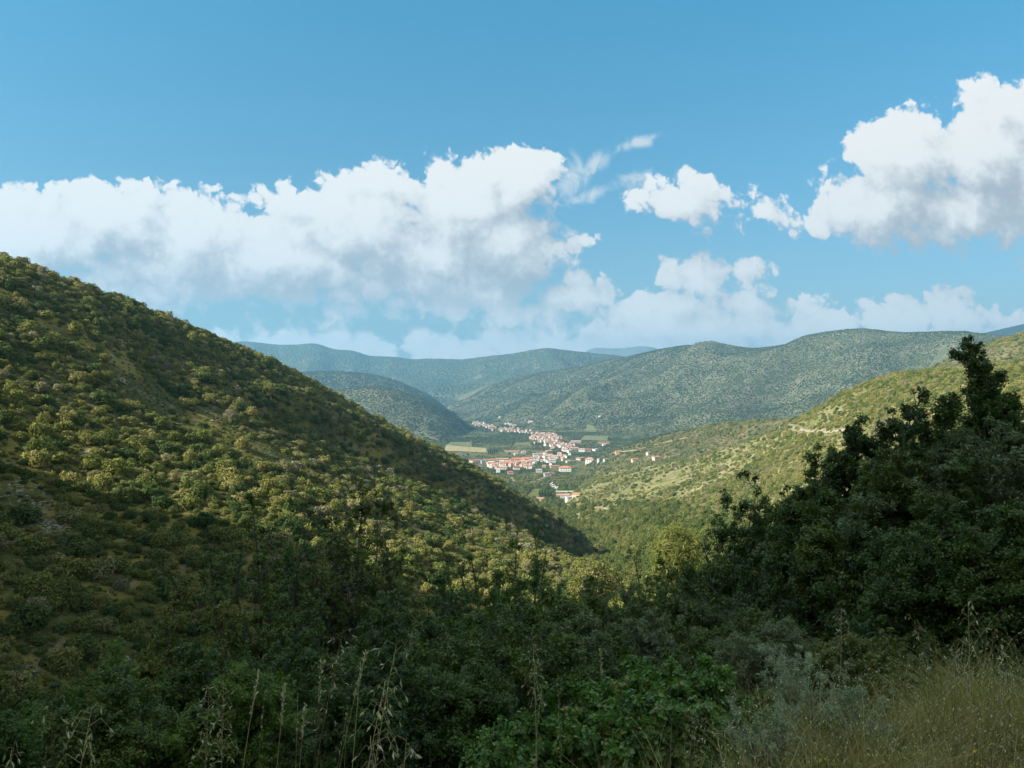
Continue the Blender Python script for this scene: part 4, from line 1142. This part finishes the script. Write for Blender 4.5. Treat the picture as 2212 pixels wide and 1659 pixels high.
# the far woods on the mountain, the middle hills and the rest of the valley
x4, y4 = scatter(rs, 420000, 1700, 5900)
L4 = lid_at(x4, y4)
wd = np.select([L4 == LIDX['mountain'], L4 == LIDX['middle_hill'], L4 == LIDX['rear_hill'], L4 == LIDX['valley_floor'], L4 == LIDX['low_spur'], L4 == LIDX['right_edge_hill']],
               [np.clip(1.9 - 4.2 * (g_at(x4, y4, GUL) - .52), .28, 1) * (.55 + clearing(x4, y4, 401, 240, -.35, 0)), 0.6 + clearing(x4, y4, 402, 200, -.3, 0), 0.8, 0.1 + clearing(x4, y4, 403, 150, -.1, .15), .9, .9], 0.0)
s4 = rs.uniform(2.2, 4.4, len(x4)) * np.where(y4 > 2600, 1.15, .9)
s4 = np.where(L4 == LIDX['valley_floor'], s4 * .8, s4)
ok = (rs.random(len(x4)) < wd) & visible(x4, y4, 5) & clear_mask(x4, y4); x4, y4, s4 = x4[ok], y4[ok], s4[ok]
ok = thin(x4, y4, s4 * np.where(g_at(x4, y4, GUL) < .74, 1.15, 1.6)); x4, y4, s4 = x4[ok], y4[ok], s4[ok]
print('far trees', len(x4))
fp = []
for i, (u, v, t_) in enumerate([(1012, 985, 'dark round tree at the near edge of the tan field'), (1100, 982, 'round tree right of the poplars by the fields'), (1236, 962, 'dark round tree between upper village and green field'), (1330, 962, 'dark round tree under the right spur by the reddish shed')]):
    sx_, sy_, sz_ = ground_hit(u, v, 900)
    e = empty('valley_tree', (sx_, sy_, sz_), 0.3 * i, (6, 6, 7), label=t_, category='tree')
    fp.append(obj('crown', FARM[i], e)); obj('trunk', TRUNKM, e)
cloud_of('far_wood', x4, y4, g_at(x4, y4) - .6, s4, s4 * 1.05, fp, 6, label='dense bushes dotting the far mountain sides', category='wood')

# rows of tall poplars beside the fields and dark conifers before the village
co, f, r = crown(np.random.default_rng(77), 900, 1.0, 5.2, 0.28, lobes=16)
POP = new_mesh('poplar_crown', co, f, {'leaf': r}, leaf_mat('poplar_leaves', [(0, (.02, .05, .022)), (.5, (.03, .065, .03)), (1, (.045, .08, .035))], trans=.15, gloss=.1, rough=.7))
for i, (u, v, s, t_) in enumerate([(1056, 982, 2.2, 0), (1060, 983, 2.6, 0), (1064, 984, 2.4, 0), (1068, 983, 2.6, 0), (1073, 981, 2.1, 0), (1108, 962, 2.0, 1), (1166, 1074, 2.0, 2), (1172, 1077, 2.4, 2), (1178, 1078, 2.6, 2), (1184, 1076, 2.3, 2), (1190, 1074, 1.8, 2)]):
    sx_, sy_, sz_ = ground_hit(u, v, 900)
    lab, grp = [('tall dark poplar in the clump beside the tan field', 'poplars beside the tan field'), ('single slender tree on the meadow edge right of the poplars', None), ('tall dark tree in the clump left of the farm', 'tall trees left of the farm')][t_]
    e = empty('poplar_tree', (sx_, sy_, sz_), i, (s * 1.25, s * 1.25, s * 1.1), label=lab, category='tree')
    if grp: e['group'] = grp
    obj('crown', POP, e); obj('trunk', TRUNKM, e)
# ------------------------------------------------------------------ the plants on the near bank and the slope under it
M_OAK = leaf_mat('dark_oak_leaves', [(0, (0.056, 0.107, 0.028)), (.5, (0.104, 0.176, 0.039)), (.85, (0.177, 0.237, 0.053)), (1, (0.273, 0.244, 0.055))], per_leaf=0.42, trans=.25, gloss=.5, rough=.38)
M_OAK2 = leaf_mat('brownish_oak_leaves', [(0, (0.088, 0.129, 0.033)), (.5, (0.160, 0.206, 0.047)), (.85, (0.256, 0.260, 0.062)), (1, (0.352, 0.260, 0.068))], per_leaf=0.42, trans=.25, gloss=.5, rough=.38)
M_FRESH = leaf_mat('fresh_green_leaves', [(0, (0.079, 0.152, 0.034)), (.5, (0.136, 0.237, 0.044)), (1, (0.241, 0.321, 0.068))], per_leaf=0.42, trans=.3, gloss=.5, rough=.38)
M_GREY = leaf_mat('grey_green_leaves', [(0, (0.143, 0.199, 0.097)), (.5, (0.241, 0.298, 0.152)), (1, (0.399, 0.458, 0.275))], per_leaf=0.42, trans=.2, gloss=.5, rough=.38)
M_YELL = leaf_mat('yellow_green_leaves', [(0, (0.100, 0.112, 0.022)), (.5, (0.163, 0.163, 0.031)), (1, (0.250, 0.213, 0.037))], per_leaf=0.42, trans=.3, gloss=.5, rough=.38)
M_PINE = leaf_mat('pine_needles', [(0, (.05, .085, .02)), (.5, (.13, .16, .035)), (1, (.20, .21, .05))], per_leaf=0.6, trans=.2, gloss=.2, rough=.5)
M_BRAM = leaf_mat('bramble_leaves', [(0, (0.079, 0.168, 0.034)), (.45, (0.136, 0.260, 0.055)), (.80, (0.209, 0.336, 0.083)), (.92, (0.416, 0.183, 0.083)), (1, (0.480, 0.229, 0.110))], per_leaf=0.92, trans=.3, gloss=.5, rough=.38)
M_SAGE = leaf_mat('silver_leaves', [(0, (.28, .34, .26)), (.5, (.42, .48, .38)), (1, (.58, .62, .52))], per_leaf=0.7, trans=.3, gloss=.3, rough=.6)
M_TWIG = simple_mat('brown_twigs', (0.13, 0.085, 0.06), 0.9, 0.4, 20)

KINDS = {  # leaf material, bark, parameters for plant()
    'oak': (M_OAK, M_PALEBARK, dict(stems=7, side=11, twigs=5, leaf=.055, clump=.19, cover=1.15, aspect=.6, twl=.34, start=.12)),
    'oak_tall': (M_OAK, M_PALEBARK, dict(stems=9, side=20, twigs=6, leaf=.055, clump=.20, cover=1.2, aspect=.6, twl=.30, start=.06, taper=.72, curve=.1, spire=.55)),
    'oak_brown': (M_OAK2, M_PALEBARK, dict(spire=.72, stems=7, side=13, twigs=5, leaf=.055, clump=.19, cover=1.15, aspect=.6, twl=.34, start=.12)),
    'fresh': (M_FRESH, M_BARK, dict(stems=10, side=11, twigs=4, leaf=.060, clump=.17, cover=1.15, aspect=.42, twl=.24, up=.6, start=.1)),
    'grey': (M_GREY, M_BARK, dict(stems=10, side=11, twigs=4, leaf=.055, clump=.17, cover=1.15, aspect=.34, twl=.28, up=.5, start=.1)),
    'yellow': (M_YELL, M_BARK, dict(stems=6, side=9, twigs=4, leaf=.055, clump=.25, aspect=.6, twl=.34, start=.1)),
    'bramble': (M_BRAM, M_TWIG, dict(stems=16, side=7, twigs=3, leaf=.032, clump=.085, aspect=.75, twl=.24, start=.15, droop=.5, thick=.006, curve=-.2)),
    'sage': (M_SAGE, M_BARK, dict(stems=30, side=8, twigs=2, leaf=.018, clump=.020, aspect=.25, twl=.06, up=2.0, lean=2.8, start=.2, thick=.003, spire=.6, cover=.55)),
    'tinyleaf': (M_OAK2, M_TWIG, dict(stems=13, side=8, twigs=4, leaf=.022, clump=.085, aspect=.6, twl=.25, start=.1, up=.5, thick=.006)),
}
_pm = {}


def plant_meshes(kind, H, W, seed, dens=1.0, ls=1.0):
    key = (kind, round(H, 1), round(W, 1), seed)
    if key in _pm: return _pm[key]
    lm, bk, kw = KINDS[kind]; kw = dict(kw); kw['cover'] = kw.get('cover', 1.0) * dens; kw['leaf'] = kw['leaf'] * ls
    (co, f, r), (bc, bf) = plant(np.random.default_rng(seed), H, W, **kw)
    _pm[key] = (new_mesh('foliage', co, f, {'leaf': r}, lm), new_mesh('branches', bc, bf, mats=bk))
    return _pm[key]


def near_plant(kind, u, Yd, vtop, w, label, seed, name='shrub', cat='shrub', group=None, dens=1.0, ls=1.0):
    x0 = (u - U0) * K * Yd; z0 = float(g_at(x0, Yd))
    H = max(0.3, (ZV(vtop, Yd) - z0) * (.96 if kind == 'oak_tall' else 1.2 if kind in ('oak', 'fresh', 'grey') else 1.04)); W = w * K * Yd
    if kind in ('oak', 'oak_tall', 'oak_brown', 'fresh', 'grey', 'yellow'):
        ls = ls * min(1.3, max(.55, Yd / 15)); dens = min(1.3, dens)
    fo, br = plant_meshes(kind, H, W, seed, dens, ls)
    e = empty(name, (x0, Yd, z0), 0.0, label=label, category=cat)
    if group: e['group'] = group
    obj('foliage', fo, e); obj('branches', br, e)
    return e


TR = dict(name='oak_tree', cat='tree')
near_plant('oak_tall', 2168, 12.5, 700, 150, 'tall dark oak whose spiky top breaks the skyline at the right', 1, dens=1.8, **TR)
near_plant('oak_tall', 2192, 12, 770, 170, 'dark oak at the right edge with two upright shoots', 2, **TR)
near_plant('oak_tall', 2010, 13.5, 850, 280, 'broad dark oak between the tallest oak and the open topped one', 3, **TR)
near_plant('oak_tall', 1870, 14, 868, 250, 'dark oak with open top against the sunny right hillside', 4, **TR)
near_plant('oak_tall', 2050, 12, 835, 150, 'dark oak rising just left of the tallest one', 50, **TR)
near_plant('oak_tall', 1930, 11, 960, 300, 'dark oak in the middle of the right hand thicket', 5, **TR)
near_plant('oak_tall', 1740, 13, 1040, 260, 'dense oak filling the step under the leftmost tall one', 62, **TR)
near_plant('oak_tall', 1775, 15, 985, 240, 'leftmost oak of the tall thicket leaning over the slope', 6, **TR)
near_plant('oak_tall', 1700, 17, 1045, 170, 'narrow dark oak with a single shoot left of the thicket', 7, **TR)
near_plant('oak', 1560, 17, 1150, 240, 'dense dark shrub at the low end of the right hand thicket', 60)
near_plant('oak_tall', 1650, 16, 1085, 200, 'dark young oak stepping down from the tall thicket', 61, **TR)
near_plant('oak', 1600, 20, 1120, 230, 'round dark oak shrub on the slope under the sunny hillside', 8)
near_plant('oak', 1520, 26, 1172, 220, 'low dark oak shrub right of the yellow green pine', 9, ls=1.2)
x0 = (1460 - U0) * K * 135; z0 = float(g_at(x0, 135)); zt = ZV(1124, 135)
e = empty('pine_tree', (x0, 135, z0), 0, label='yellow green pine standing alone above the dark shrubs', category='tree')
co, f, r = crown(np.random.default_rng(10), 14000, 6.0, 9.5, 1.0, lobes=30, aspect=.10)
o = obj('crown', new_mesh('pine_crown', co, f, {'leaf': r}, M_PINE), e); o.location = (0, 0, zt - z0 - 9.8)
co, f = tubes([(np.array([[0, 0, -.5], [.2, .1, (zt - z0) * .4], [0, 0, zt - z0 - 2.5]]), np.array([.3, .22, .1]))], 8); obj('trunk', new_mesh('pine_trunk', co, f, mats=M_BARK), e)
near_plant('oak_brown', 1395, 38, 1222, 190, 'brownish oak shrub left of the pine at the edge of the shade', 11, ls=1.5)
x0 = (1286 - U0) * K * 195; z0 = float(g_at(x0, 195)); zt = ZV(1212, 195)
e = empty('lime_tree', (x0, 195, z0), 0, label='round yellow green tree catching the sun in the gully', category='tree')
co, f, r = crown(np.random.default_rng(12), 9000, 7.0, 8.5, 0.42, lobes=26)
o = obj('crown', new_mesh('lime_crown', co, f, {'leaf': r}, M_YELL), e); o.location = (0, 0, zt - z0 - 9.0)
co, f = tubes([(np.array([[0, 0, -.5], [.2, .1, (zt - z0) * .4], [0, 0, zt - z0 - 4]]), np.array([.28, .2, .12]))], 8); obj('trunk', new_mesh('lime_trunk', co, f, mats=M_BARK), e)
near_plant('yellow', 1338, 30, 1332, 110, 'small yellowish shrub below the round sunlit tree', 13)
near_plant('oak_tall', 2130, 9.5, 1010, 330, 'dark oak filling the right edge under the skyline oaks', 14, **TR)
near_plant('oak', 1800, 11.5, 1160, 330, 'wide dark oak shrub under the open topped oak', 15)
near_plant('grey', 1640, 14, 1260, 320, 'wide dusty shrub in the middle of the right slope', 16)
near_plant('grey', 1500, 15, 1330, 260, 'dusty green shrub left of the wide dark one', 17)
near_plant('grey', 1335, 19, 1310, 230, 'grey green olive like shrub beside the dark centre', 18)
near_plant('grey', 1395, 12, 1385, 200, 'small grey shrub above the bramble', 19)
near_plant('fresh', 1165, 24, 1232, 170, 'light green shrub with upright tips at the centre', 20, ls=1.2)
near_plant('fresh', 1060, 25, 1240, 170, 'green shrub with pointed shoots left of the light green one', 21, ls=1.2)
near_plant('oak', 960, 23, 1232, 230, 'dark leafy shrub at the centre left, against the sunlit slope', 22, ls=1.1)
near_plant('oak_brown', 850, 21, 1185, 200, 'olive brown oak shrub whose top catches a little sun', 23, ls=1.1)
near_plant('oak_brown', 710, 19, 1150, 200, 'leafy young oak leaning on the tallest sapling', 51)
near_plant('oak_brown', 775, 20, 1095, 280, 'tallest sapling on the left slope with fine bare twigs', 24, dens=1.5)
near_plant('oak', 640, 18, 1165, 260, 'leafy oak sapling left of the tallest one', 25)
near_plant('oak', 520, 16.5, 1195, 190, 'oak sapling with one raised leafy top and pale stem', 26)
near_plant('oak_brown', 440, 14.5, 1278, 150, 'narrow oak sapling at the edge of the dark hollow', 27)
near_plant('oak', 400, 11.5, 1415, 220, 'low oak shrub below the narrow sapling', 28)
near_plant('fresh', 240, 11, 1452, 230, 'green shrub rising in front of the dark hollow', 29)
near_plant('fresh', 60, 9.5, 1510, 260, 'bright green shrub in the lower left corner', 30)
near_plant('oak', 860, 12, 1360, 330, 'dark shrub under the centre left saplings', 31)
near_plant('oak', 640, 11, 1390, 330, 'dark shrub under the left saplings', 32)
near_plant('fresh', 1010, 13, 1380, 230, 'dark green shrub with narrow leaves at the lower centre', 33)
near_plant('oak', 1180, 13, 1400, 260, 'dark shrub in the deep shade left of the bramble', 34)
near_plant('oak', 2000, 7.6, 1260, 330, 'dark oak shrub behind the dry grass at the right', 35)
near_plant('oak', 2180, 7.0, 1210, 240, 'dark shrub at the right edge above the dry grass', 36)
near_plant('grey', 1700, 8.4, 1405, 300, 'grey green shrub behind the silvery plant', 37)
near_plant('tinyleaf', 1870, 5.6, 1392, 330, 'yellowish small leaved bush before the dark hollow at the right', 38, dens=1.3)
near_plant('tinyleaf', 1985, 5.2, 1475, 200, 'low small leaved bush at the edge of the dry grass', 39)
near_plant('bramble', 1350, 5.0, 1462, 360, 'bramble patch with reddish leaves in front of the dark shrubs', 40, name='bramble_bush', cat='bramble', dens=1.6)
near_plant('bramble', 1530, 5.3, 1452, 250, 'bramble with many red brown leaves left of the silvery plant', 41, name='bramble_bush', cat='bramble', dens=1.4)
near_plant('bramble', 1150, 4.6, 1575, 300, 'low bramble at the bottom centre', 42, name='bramble_bush', cat='bramble', dens=1.3)
near_plant('bramble', 1430, 4.2, 1545, 330, 'nearest bramble on the brink of the bank', 43, name='bramble_bush', cat='bramble', dens=1.3)
near_plant('sage', 1720, 3.7, 1405, 300, 'silvery wormwood with upright stems on the bank', 44, name='wormwood', cat='plant', dens=1.2)
near_plant('sage', 1840, 3.4, 1490, 200, 'lower silvery wormwood right of the upright one', 45, name='wormwood', cat='plant')
near_plant('sage', 1660, 3.2, 1540, 200, 'lowest silvery wormwood at the bottom edge left of the upright one', 52, name='wormwood', cat='plant')
near_plant('oak', 780, 7.5, 1500, 330, 'shrub at the bottom behind the straw stalks', 46)
near_plant('fresh', 520, 7.5, 1500, 330, 'green shrub at the bottom left of the straw stalks', 47)
near_plant('oak', 240, 7.5, 1560, 330, 'low leafy shrub at the bottom left', 48)
near_plant('oak', 1000, 8, 1500, 300, 'dark shrub at the bottom centre', 49)

near_plant('oak_tall', 2380, 11, 800, 260, 'dark oak just beyond the right border', 63, **TR)
near_plant('oak', 2420, 7.0, 1150, 400, 'dark shrub just beyond the right border behind the grass', 64)

# more shrubs of the same kinds closing the slope between them
PROTO = [('oak', 3.2, 3.4), ('oak', 2.6, 3.8), ('grey', 3.0, 3.2), ('grey', 2.6, 3.0), ('fresh', 2.8, 3.0)]
PM = [plant_meshes(k, h, w_, 90 + i, 1.2, .85) for i, (k, h, w_) in enumerate(PROTO)]
PL = ['dark green', 'dark green', 'pale grey green', 'dusty grey green', 'fresh green']
rf = np.random.default_rng(21); got = []
for _ in range(4000):
    if len(got) >= 125: break
    Yd = math.exp(rf.uniform(math.log(9), math.log(85))); u = rf.uniform(-150, 2350)
    x0 = (u - U0) * K * Yd
    if any((x0 - a) ** 2 + (Yd - b) ** 2 < (1.25 + .022 * Yd) ** 2 for a, b in got): continue
    z0 = float(g_at(x0, Yd)); s = rf.uniform(.55, 1.5) * (1 + Yd / 90)
    k = int(rf.integers(0, 5)); top = np.interp(u, NEARTOP[:, 0], NEARTOP[:, 1]) + rf.uniform(15, 60)
    smax = (ZV(top, Yd) - z0) / PROTO[k][1]
    if smax < 0.35: continue
    got.append((x0, Yd)); s = min(s, smax)
    where = 'left' if u < 740 else 'centre' if u < 1400 else 'right'
    far_ = 'just below the bank' if Yd < 20 else 'half way down' if Yd < 45 else 'low in the gully'
    e = empty('shrub', (x0, Yd, z0), rf.uniform(0, 6.28), (s, s, s), label=f'{PL[k]} shrub {far_} on the shaded slope, {where}, ' + ('tall' if s * PROTO[k][1] > 3.4 else 'low' if s * PROTO[k][1] < 2.2 else 'middling')+ ' one', category='shrub', group=f'shrubs {far_} on the {where} of the shaded slope')
    obj('foliage', PM[k][0], e); obj('branches', PM[k][1], e)

# ------------------------------------------------------------------ dry grass and single stalks
def straw_mat(name, stops, trans=.25):
    m = leaf_mat(name, stops, per_leaf=1.0, trans=trans, gloss=.25, rough=.6); return m
M_STRAW = straw_mat('straw', [(0, (.34, .26, .13)), (.5, (.52, .43, .25)), (1, (.68, .60, .42))])
M_GRASS = straw_mat('mixed_grass', [(0, (.18, .24, .06)), (.3, (.30, .32, .10)), (.55, (.50, .42, .18)), (.85, (.66, .55, .32)), (1, (.36, .20, .11))], .35)
M_SEED = straw_mat('pale_seed_husks', [(0, (.55, .49, .37)), (1, (.78, .73, .62))], .35)


def blades(rng, base, h, wd, lean, segs=4, bias=(0, 0)):
    n = len(base); a = rng.uniform(0, 6.28, n); ld = np.column_stack([np.cos(a), np.sin(a)]) * (lean * rng.random(n) ** .7 * h)[:, None] + np.array(bias) * h[:, None]
    a2 = rng.uniform(0, 3.14, n); sd = np.column_stack([np.cos(a2), np.sin(a2), np.zeros(n)])
    rows = []
    for k in range(segs):
        t = k / (segs - 1)
        c = np.column_stack([base[:, 0] + ld[:, 0] * t ** 1.8, base[:, 1] + ld[:, 1] * t ** 1.8, base[:, 2] + h * (t - .22 * t ** 3 * lean)])
        w = (wd * (1 - t * .85))[:, None] * .5
        rows += [c - sd * w, c + sd * w]
    co = np.stack(rows, 1).reshape(-1, 3); m = segs * 2
    f = np.concatenate([(np.arange(n) * m)[:, None] + np.array([2 * k, 2 * k + 1, 2 * k + 3, 2 * k + 2])[None] for k in range(segs - 1)])
    return co, f, np.repeat(rng.random(n), m)


rg = np.random.default_rng(61)
n = 190000
gy = rg.uniform(1.7, 5.2, n); gu = rg.uniform(1250, 3300, n); gx = (gu - U0) * K * gy
eg = np.interp(gu, UG, edge)
pr = np.clip((eg + .25 - gy) / .5, 0, 1) * np.clip((gu - 1330 - 60 * gy) / 260, 0.03, 1) * (0.55 + 0.45 * (fbm(gx * 2.2, gy * 2.2, 71) > -.1))
k_ = rg.random(n) < pr; gx, gy = gx[k_], gy[k_]
hh = rg.uniform(.08, .40, len(gx)) * (1 + .7 * fbm(gx * 2.3, gy * 2.3, 72)) * (1 + (rg.random(len(gx)) < .08) * .5)
co, f, r = blades(rg, np.column_stack([gx, gy, g_at(gx, gy) - .01]), hh, rg.uniform(.0018, .0045, len(gx)), .95)
obj('dry_grass', new_mesh('dry_grass', co, f, {'leaf': r}, M_GRASS), kind='stuff', label='dry mixed grass covering the bank at the lower right', category='grass')
n = 5200
gu = rg.uniform(-60, 1500, n); gy = rg.uniform(1.8, 2.9, n) + np.clip((gu - 700) / 900, 0, .9); gx = (gu - U0) * K * gy
pr = np.exp(-((gu - 640) / 260) ** 2) + .45 * np.exp(-((gu - 230) / 110) ** 2) + .35 * (gu > 1150)
k_ = rg.random(n) < pr * .45; gx, gy, gu = gx[k_], gy[k_], gu[k_]
co, f, r = blades(rg, np.column_stack([gx, gy, g_at(gx, gy) - .01]), rg.uniform(.18, .60, len(gx)) * (0.75 + .4 * np.exp(-((gu - 700) / 260) ** 2)), rg.uniform(.0014, .003, len(gx)), .4, 5, bias=(.12, 0))
obj('straw_tufts', new_mesh('straw_tufts', co, f, {'leaf': r}, M_STRAW), kind='stuff', label='thin straw tufts along the bottom edge of the picture', category='grass')
# seed specks over the right hand grass
n = 5200; gu = rg.uniform(1480, 2300, n); gy = rg.uniform(2.6, 4.3, n); eg = np.interp(gu, UG, edge); k_ = gy < eg + .1; gu, gy = gu[k_], gy[k_]; gx = (gu - U0) * K * gy
P_ = np.column_stack([gx, gy, g_at(gx, gy) + rg.uniform(.12, .42, len(gx))])
co, f, r = leaves(rg, P_, np.tile((0, 0, 1.), (len(P_), 1)), .012, aspect=.35)
obj('seed_heads', new_mesh('seed_heads', co, f, {'leaf': r}, M_SEED), kind='stuff', label='tiny pale seed heads over the dry grass', category='seeds')


def oat(u, v, Yd, ub, kind, label, seed, droop=0.0, group=None):
    """stalk from the bank at picture column ub up to the point (u, v)"""
    r = np.random.default_rng(seed)
    b = np.array([(ub - U0) * K * Yd, Yd, 0.]); b[2] = float(g_at(b[0], b[1])) - .02
    tip = np.array([(u - U0) * K * Yd, Yd + r.uniform(-.05, .05), ZV(v, Yd)])
    t = np.linspace(0, 1, 16)[:, None]
    p = b + (tip - b) * np.concatenate([t ** 1.5, t, t ** .92], 1)
    p[:, 0] += np.sin(t[:, 0] * 3) * .012 * r.normal(); p[:, 2] -= droop * np.clip(t[:, 0] - .7, 0, 1) ** 2 * 2
    loc = b.copy(); p -= loc
    st = [(p, .0015 * (1 - .6 * t[:, 0]) + .0003)]
    SP, SD = [], []
    Ls = np.linalg.norm(tip - b)
    n = {'oat': 20, 'brome': 34, 'bare': 10, 'ear': 46}[kind]; lo = {'oat': .62, 'brome': .70, 'bare': .8, 'ear': .84}[kind]
    for i in range(n):
        ts = lo + (1 - lo) * (i + r.random()) / n
        q = np.array([np.interp(ts, t[:, 0], p[:, j]) for j in range(3)])
        if kind == 'ear' or kind == 'bare':
            SP.append(q); SD.append((r.normal(0, .25), r.normal(0, .25), 1)); continue
        a = r.uniform(0, 6.28); l = {'oat': .055, 'brome': .035}[kind] * r.uniform(.4, 1.2) * (1.3 - ts)*2.2
        o_ = np.array([math.cos(a) * l, math.sin(a) * l, l * .35]); m_ = q + o_ * .6 + np.array([0, 0, l * .15]); e_ = q + o_ + np.array([0, 0, -l * .55])
        st.append((np.array([q, m_, e_]), np.array([.0008, .0007, .0005]))); SP.append(e_); SD.append((math.cos(a) * .4, math.sin(a) * .4, -.9 if kind == 'oat' else -.3))
    bc, bf = tubes(st, 4); SP = np.array(SP); SD = np.array(SD, float)
    sz = {'oat': .021, 'brome': .014, 'bare': .010, 'ear': .012}[kind]
    co1, f1, r1 = leaves(r, SP, SD, sz, aspect=.24, spread=.25); co2, f2, r2 = leaves(r, SP, SD, sz, aspect=.24, spread=.35)
    e = empty('grass_stalk', loc, 0, label=label, category='stalk')
    if group: e['group'] = group
    n_ = len(bc); obj('stem', new_mesh('stem', bc, bf, {'leaf': np.full(n_, r.random())}, M_STRAW), e)
    obj('seed_head', new_mesh('seed_head', np.concatenate([co1, co2]), np.concatenate([f1, f2 + len(co1)]), {'leaf': np.concatenate([r1, r2])}, M_SEED), e)


STALKS = [(108, 1488, 2.0, 118, 'oat', 'pale oat stalk nearest the left edge, head upright'), (206, 1518, 2.0, 150, 'oat', 'pale oat stalk leaning right beside the leftmost one'), (20, 1602, 2.0, -30, 'oat', 'oat tip cut by the left border'),
          (462, 1468, 2.2, 440, 'brome', 'straw stalk of the left pair, slightly taller'), (482, 1474, 2.2, 478, 'brome', 'straw stalk of the left pair, right one'), (556, 1456, 2.2, 498, 'ear', 'smooth straw stalk leaning right, left of three'),
          (584, 1476, 2.3, 552, 'bare', 'thin bare straw in the middle of three'), (612, 1482, 2.2, 560, 'ear', 'straw stalk leaning right, right of three'), (640, 1500, 2.4, 628, 'bare', 'short bare straw right of the three'), (664, 1512, 2.3, 610, 'ear', 'ear bearing straw below the arching stalk'),
          (742, 1357, 2.2, 640, 'brome', 'tallest arching stalk left of the drooping oats'), (700, 1418, 2.3, 655, 'ear', 'stalk crossing behind the arching one'), (792, 1408, 2.2, 690, 'ear', 'straight leaning stalk left of the drooping oats'), (776, 1430, 2.4, 730, 'bare', 'bare straw beside the straight leaning stalk'),
          (852, 1398, 2.1, 770, 'oat', 'drooping oat with pale husks, the largest of the group'), (830, 1470, 2.2, 745, 'oat', 'smaller drooping oat under the largest'), (872, 1604, 2.0, 830, 'oat', 'short oat with hanging husks at the bottom'), (745, 1540, 2.1, 690, 'bare', 'short straw among the leaning stalks'),
          (1152, 1398, 2.9, 1160, 'brome', 'single brown stalk in front of the dark centre'), (1172, 1478, 2.9, 1166, 'bare', 'thin dry stem beside the single brown stalk'), (1298, 1408, 3.0, 1300, 'ear', 'pale ear standing over the bramble'), (1205, 1482, 3.0, 1212, 'bare', 'small stem left of the bramble ear'), (1018, 1650, 2.4, 1016, 'bare', 'stub of straw at the bottom edge in the centre'),
          (1812, 1308, 4.0, 1800, 'brome', 'stalk before the yellowish bush on the right'), (1952, 1318, 3.4, 2080, 'oat', 'oat arching left in front of the dark hollow'), (2090, 1288, 3.4, 2098, 'oat', 'tallest oat at the right with loose husks'), (2128, 1340, 3.3, 2150, 'oat', 'oat right of the tallest right hand one'), (2062, 1402, 3.4, 2080, 'brome', 'low stalk left of the tallest right oat'),
          (2186, 1410, 3.2, 2190, 'brome', 'brown stalk near the right border'), (2150, 1460, 3.1, 2140, 'oat', 'short oat in the right corner grass'), (1985, 1500, 3.2, 1990, 'bare', 'thin stem at the edge of the small leaved bush'), (2206, 1372, 3.3, 2215, 'bare', 'straw at the very right border')]
for i, (u, v, Yd, ub, kd, lb) in enumerate(STALKS): oat(u, v, Yd, ub, kd, lb, 300 + i, droop=.05 if kd == 'oat' else .02)

# a few small yellow flowers in the right corner
M_YF = simple_mat('yellow_petals', (.75, .58, .03), .6, .1); M_FS = simple_mat('flower_stem', (.08, .12, .03), .8)
rfw = np.random.default_rng(9)
pc, pf = [], []
for k in range(6):
    a = k * math.pi / 3; d = np.array([math.cos(a), math.sin(a), .25]); s_ = np.array([-math.sin(a), math.cos(a), 0])
    pc += [d * 0, d * .006 + s_ * .0035, d * .011, d * .006 - s_ * .0035]; pf.append([4 * k, 4 * k + 1, 4 * k + 2, 4 * k + 3])
PETAL = new_mesh('petals', np.array(pc), np.array(pf), mats=M_YF)
for i, (u, v) in enumerate([(2105, 1622), (2118, 1638), (2128, 1648), (2112, 1650), (2140, 1608), (1772, 1642), (1785, 1640)]):
    Yd = 2.9; x0 = (u - U0) * K * Yd; z0 = float(g_at(x0, Yd)); h_ = ZV(v, Yd) - z0
    e = empty('yellow_flower', (x0, Yd, z0), 0, label='tiny yellow flower in the grass of the right corner' if u > 2000 else 'tiny yellow flower at the foot of the silvery wormwood', category='flower', group='yellow flowers in the right corner' if u > 2000 else 'yellow flowers by the wormwood')
    bc, bf = tubes([(np.array([[0, 0, 0], [.005, 0, h_ * .5], [0, 0, h_]]), np.array([.0012, .001, .0008]))], 4)
    obj('stem', new_mesh('stem', bc, bf, mats=M_FS), e); o = obj('petals', PETAL, e); o.location = (0, 0, h_); o.rotation_euler = (0.9, 0, rfw.uniform(0, 6)); o.scale = (.7, .7, .7)

# ------------------------------------------------------------------ the air of the valley
c, f = box(-17000, 17000, -1500, 17200, -236, 960)
hm = bpy.data.materials.new('valley_air'); hm.use_nodes = True; ht = hm.node_tree; ht.nodes.clear()
ho = ht.nodes.new('ShaderNodeOutputMaterial'); hv = ht.nodes.new('ShaderNodeVolumePrincipled')
hv.inputs['Color'].default_value = (0.28, 0.66, 1.0, 1); hv.inputs['Density'].default_value = 9.0e-5; hv.inputs['Anisotropy'].default_value = 0.2
ht.links.new(hv.outputs[0], ho.inputs['Volume'])
hz = obj('haze', new_mesh('haze', c, f, mats=hm), kind='stuff', label='thin blue air lying over the valley and mountains', category='haze')
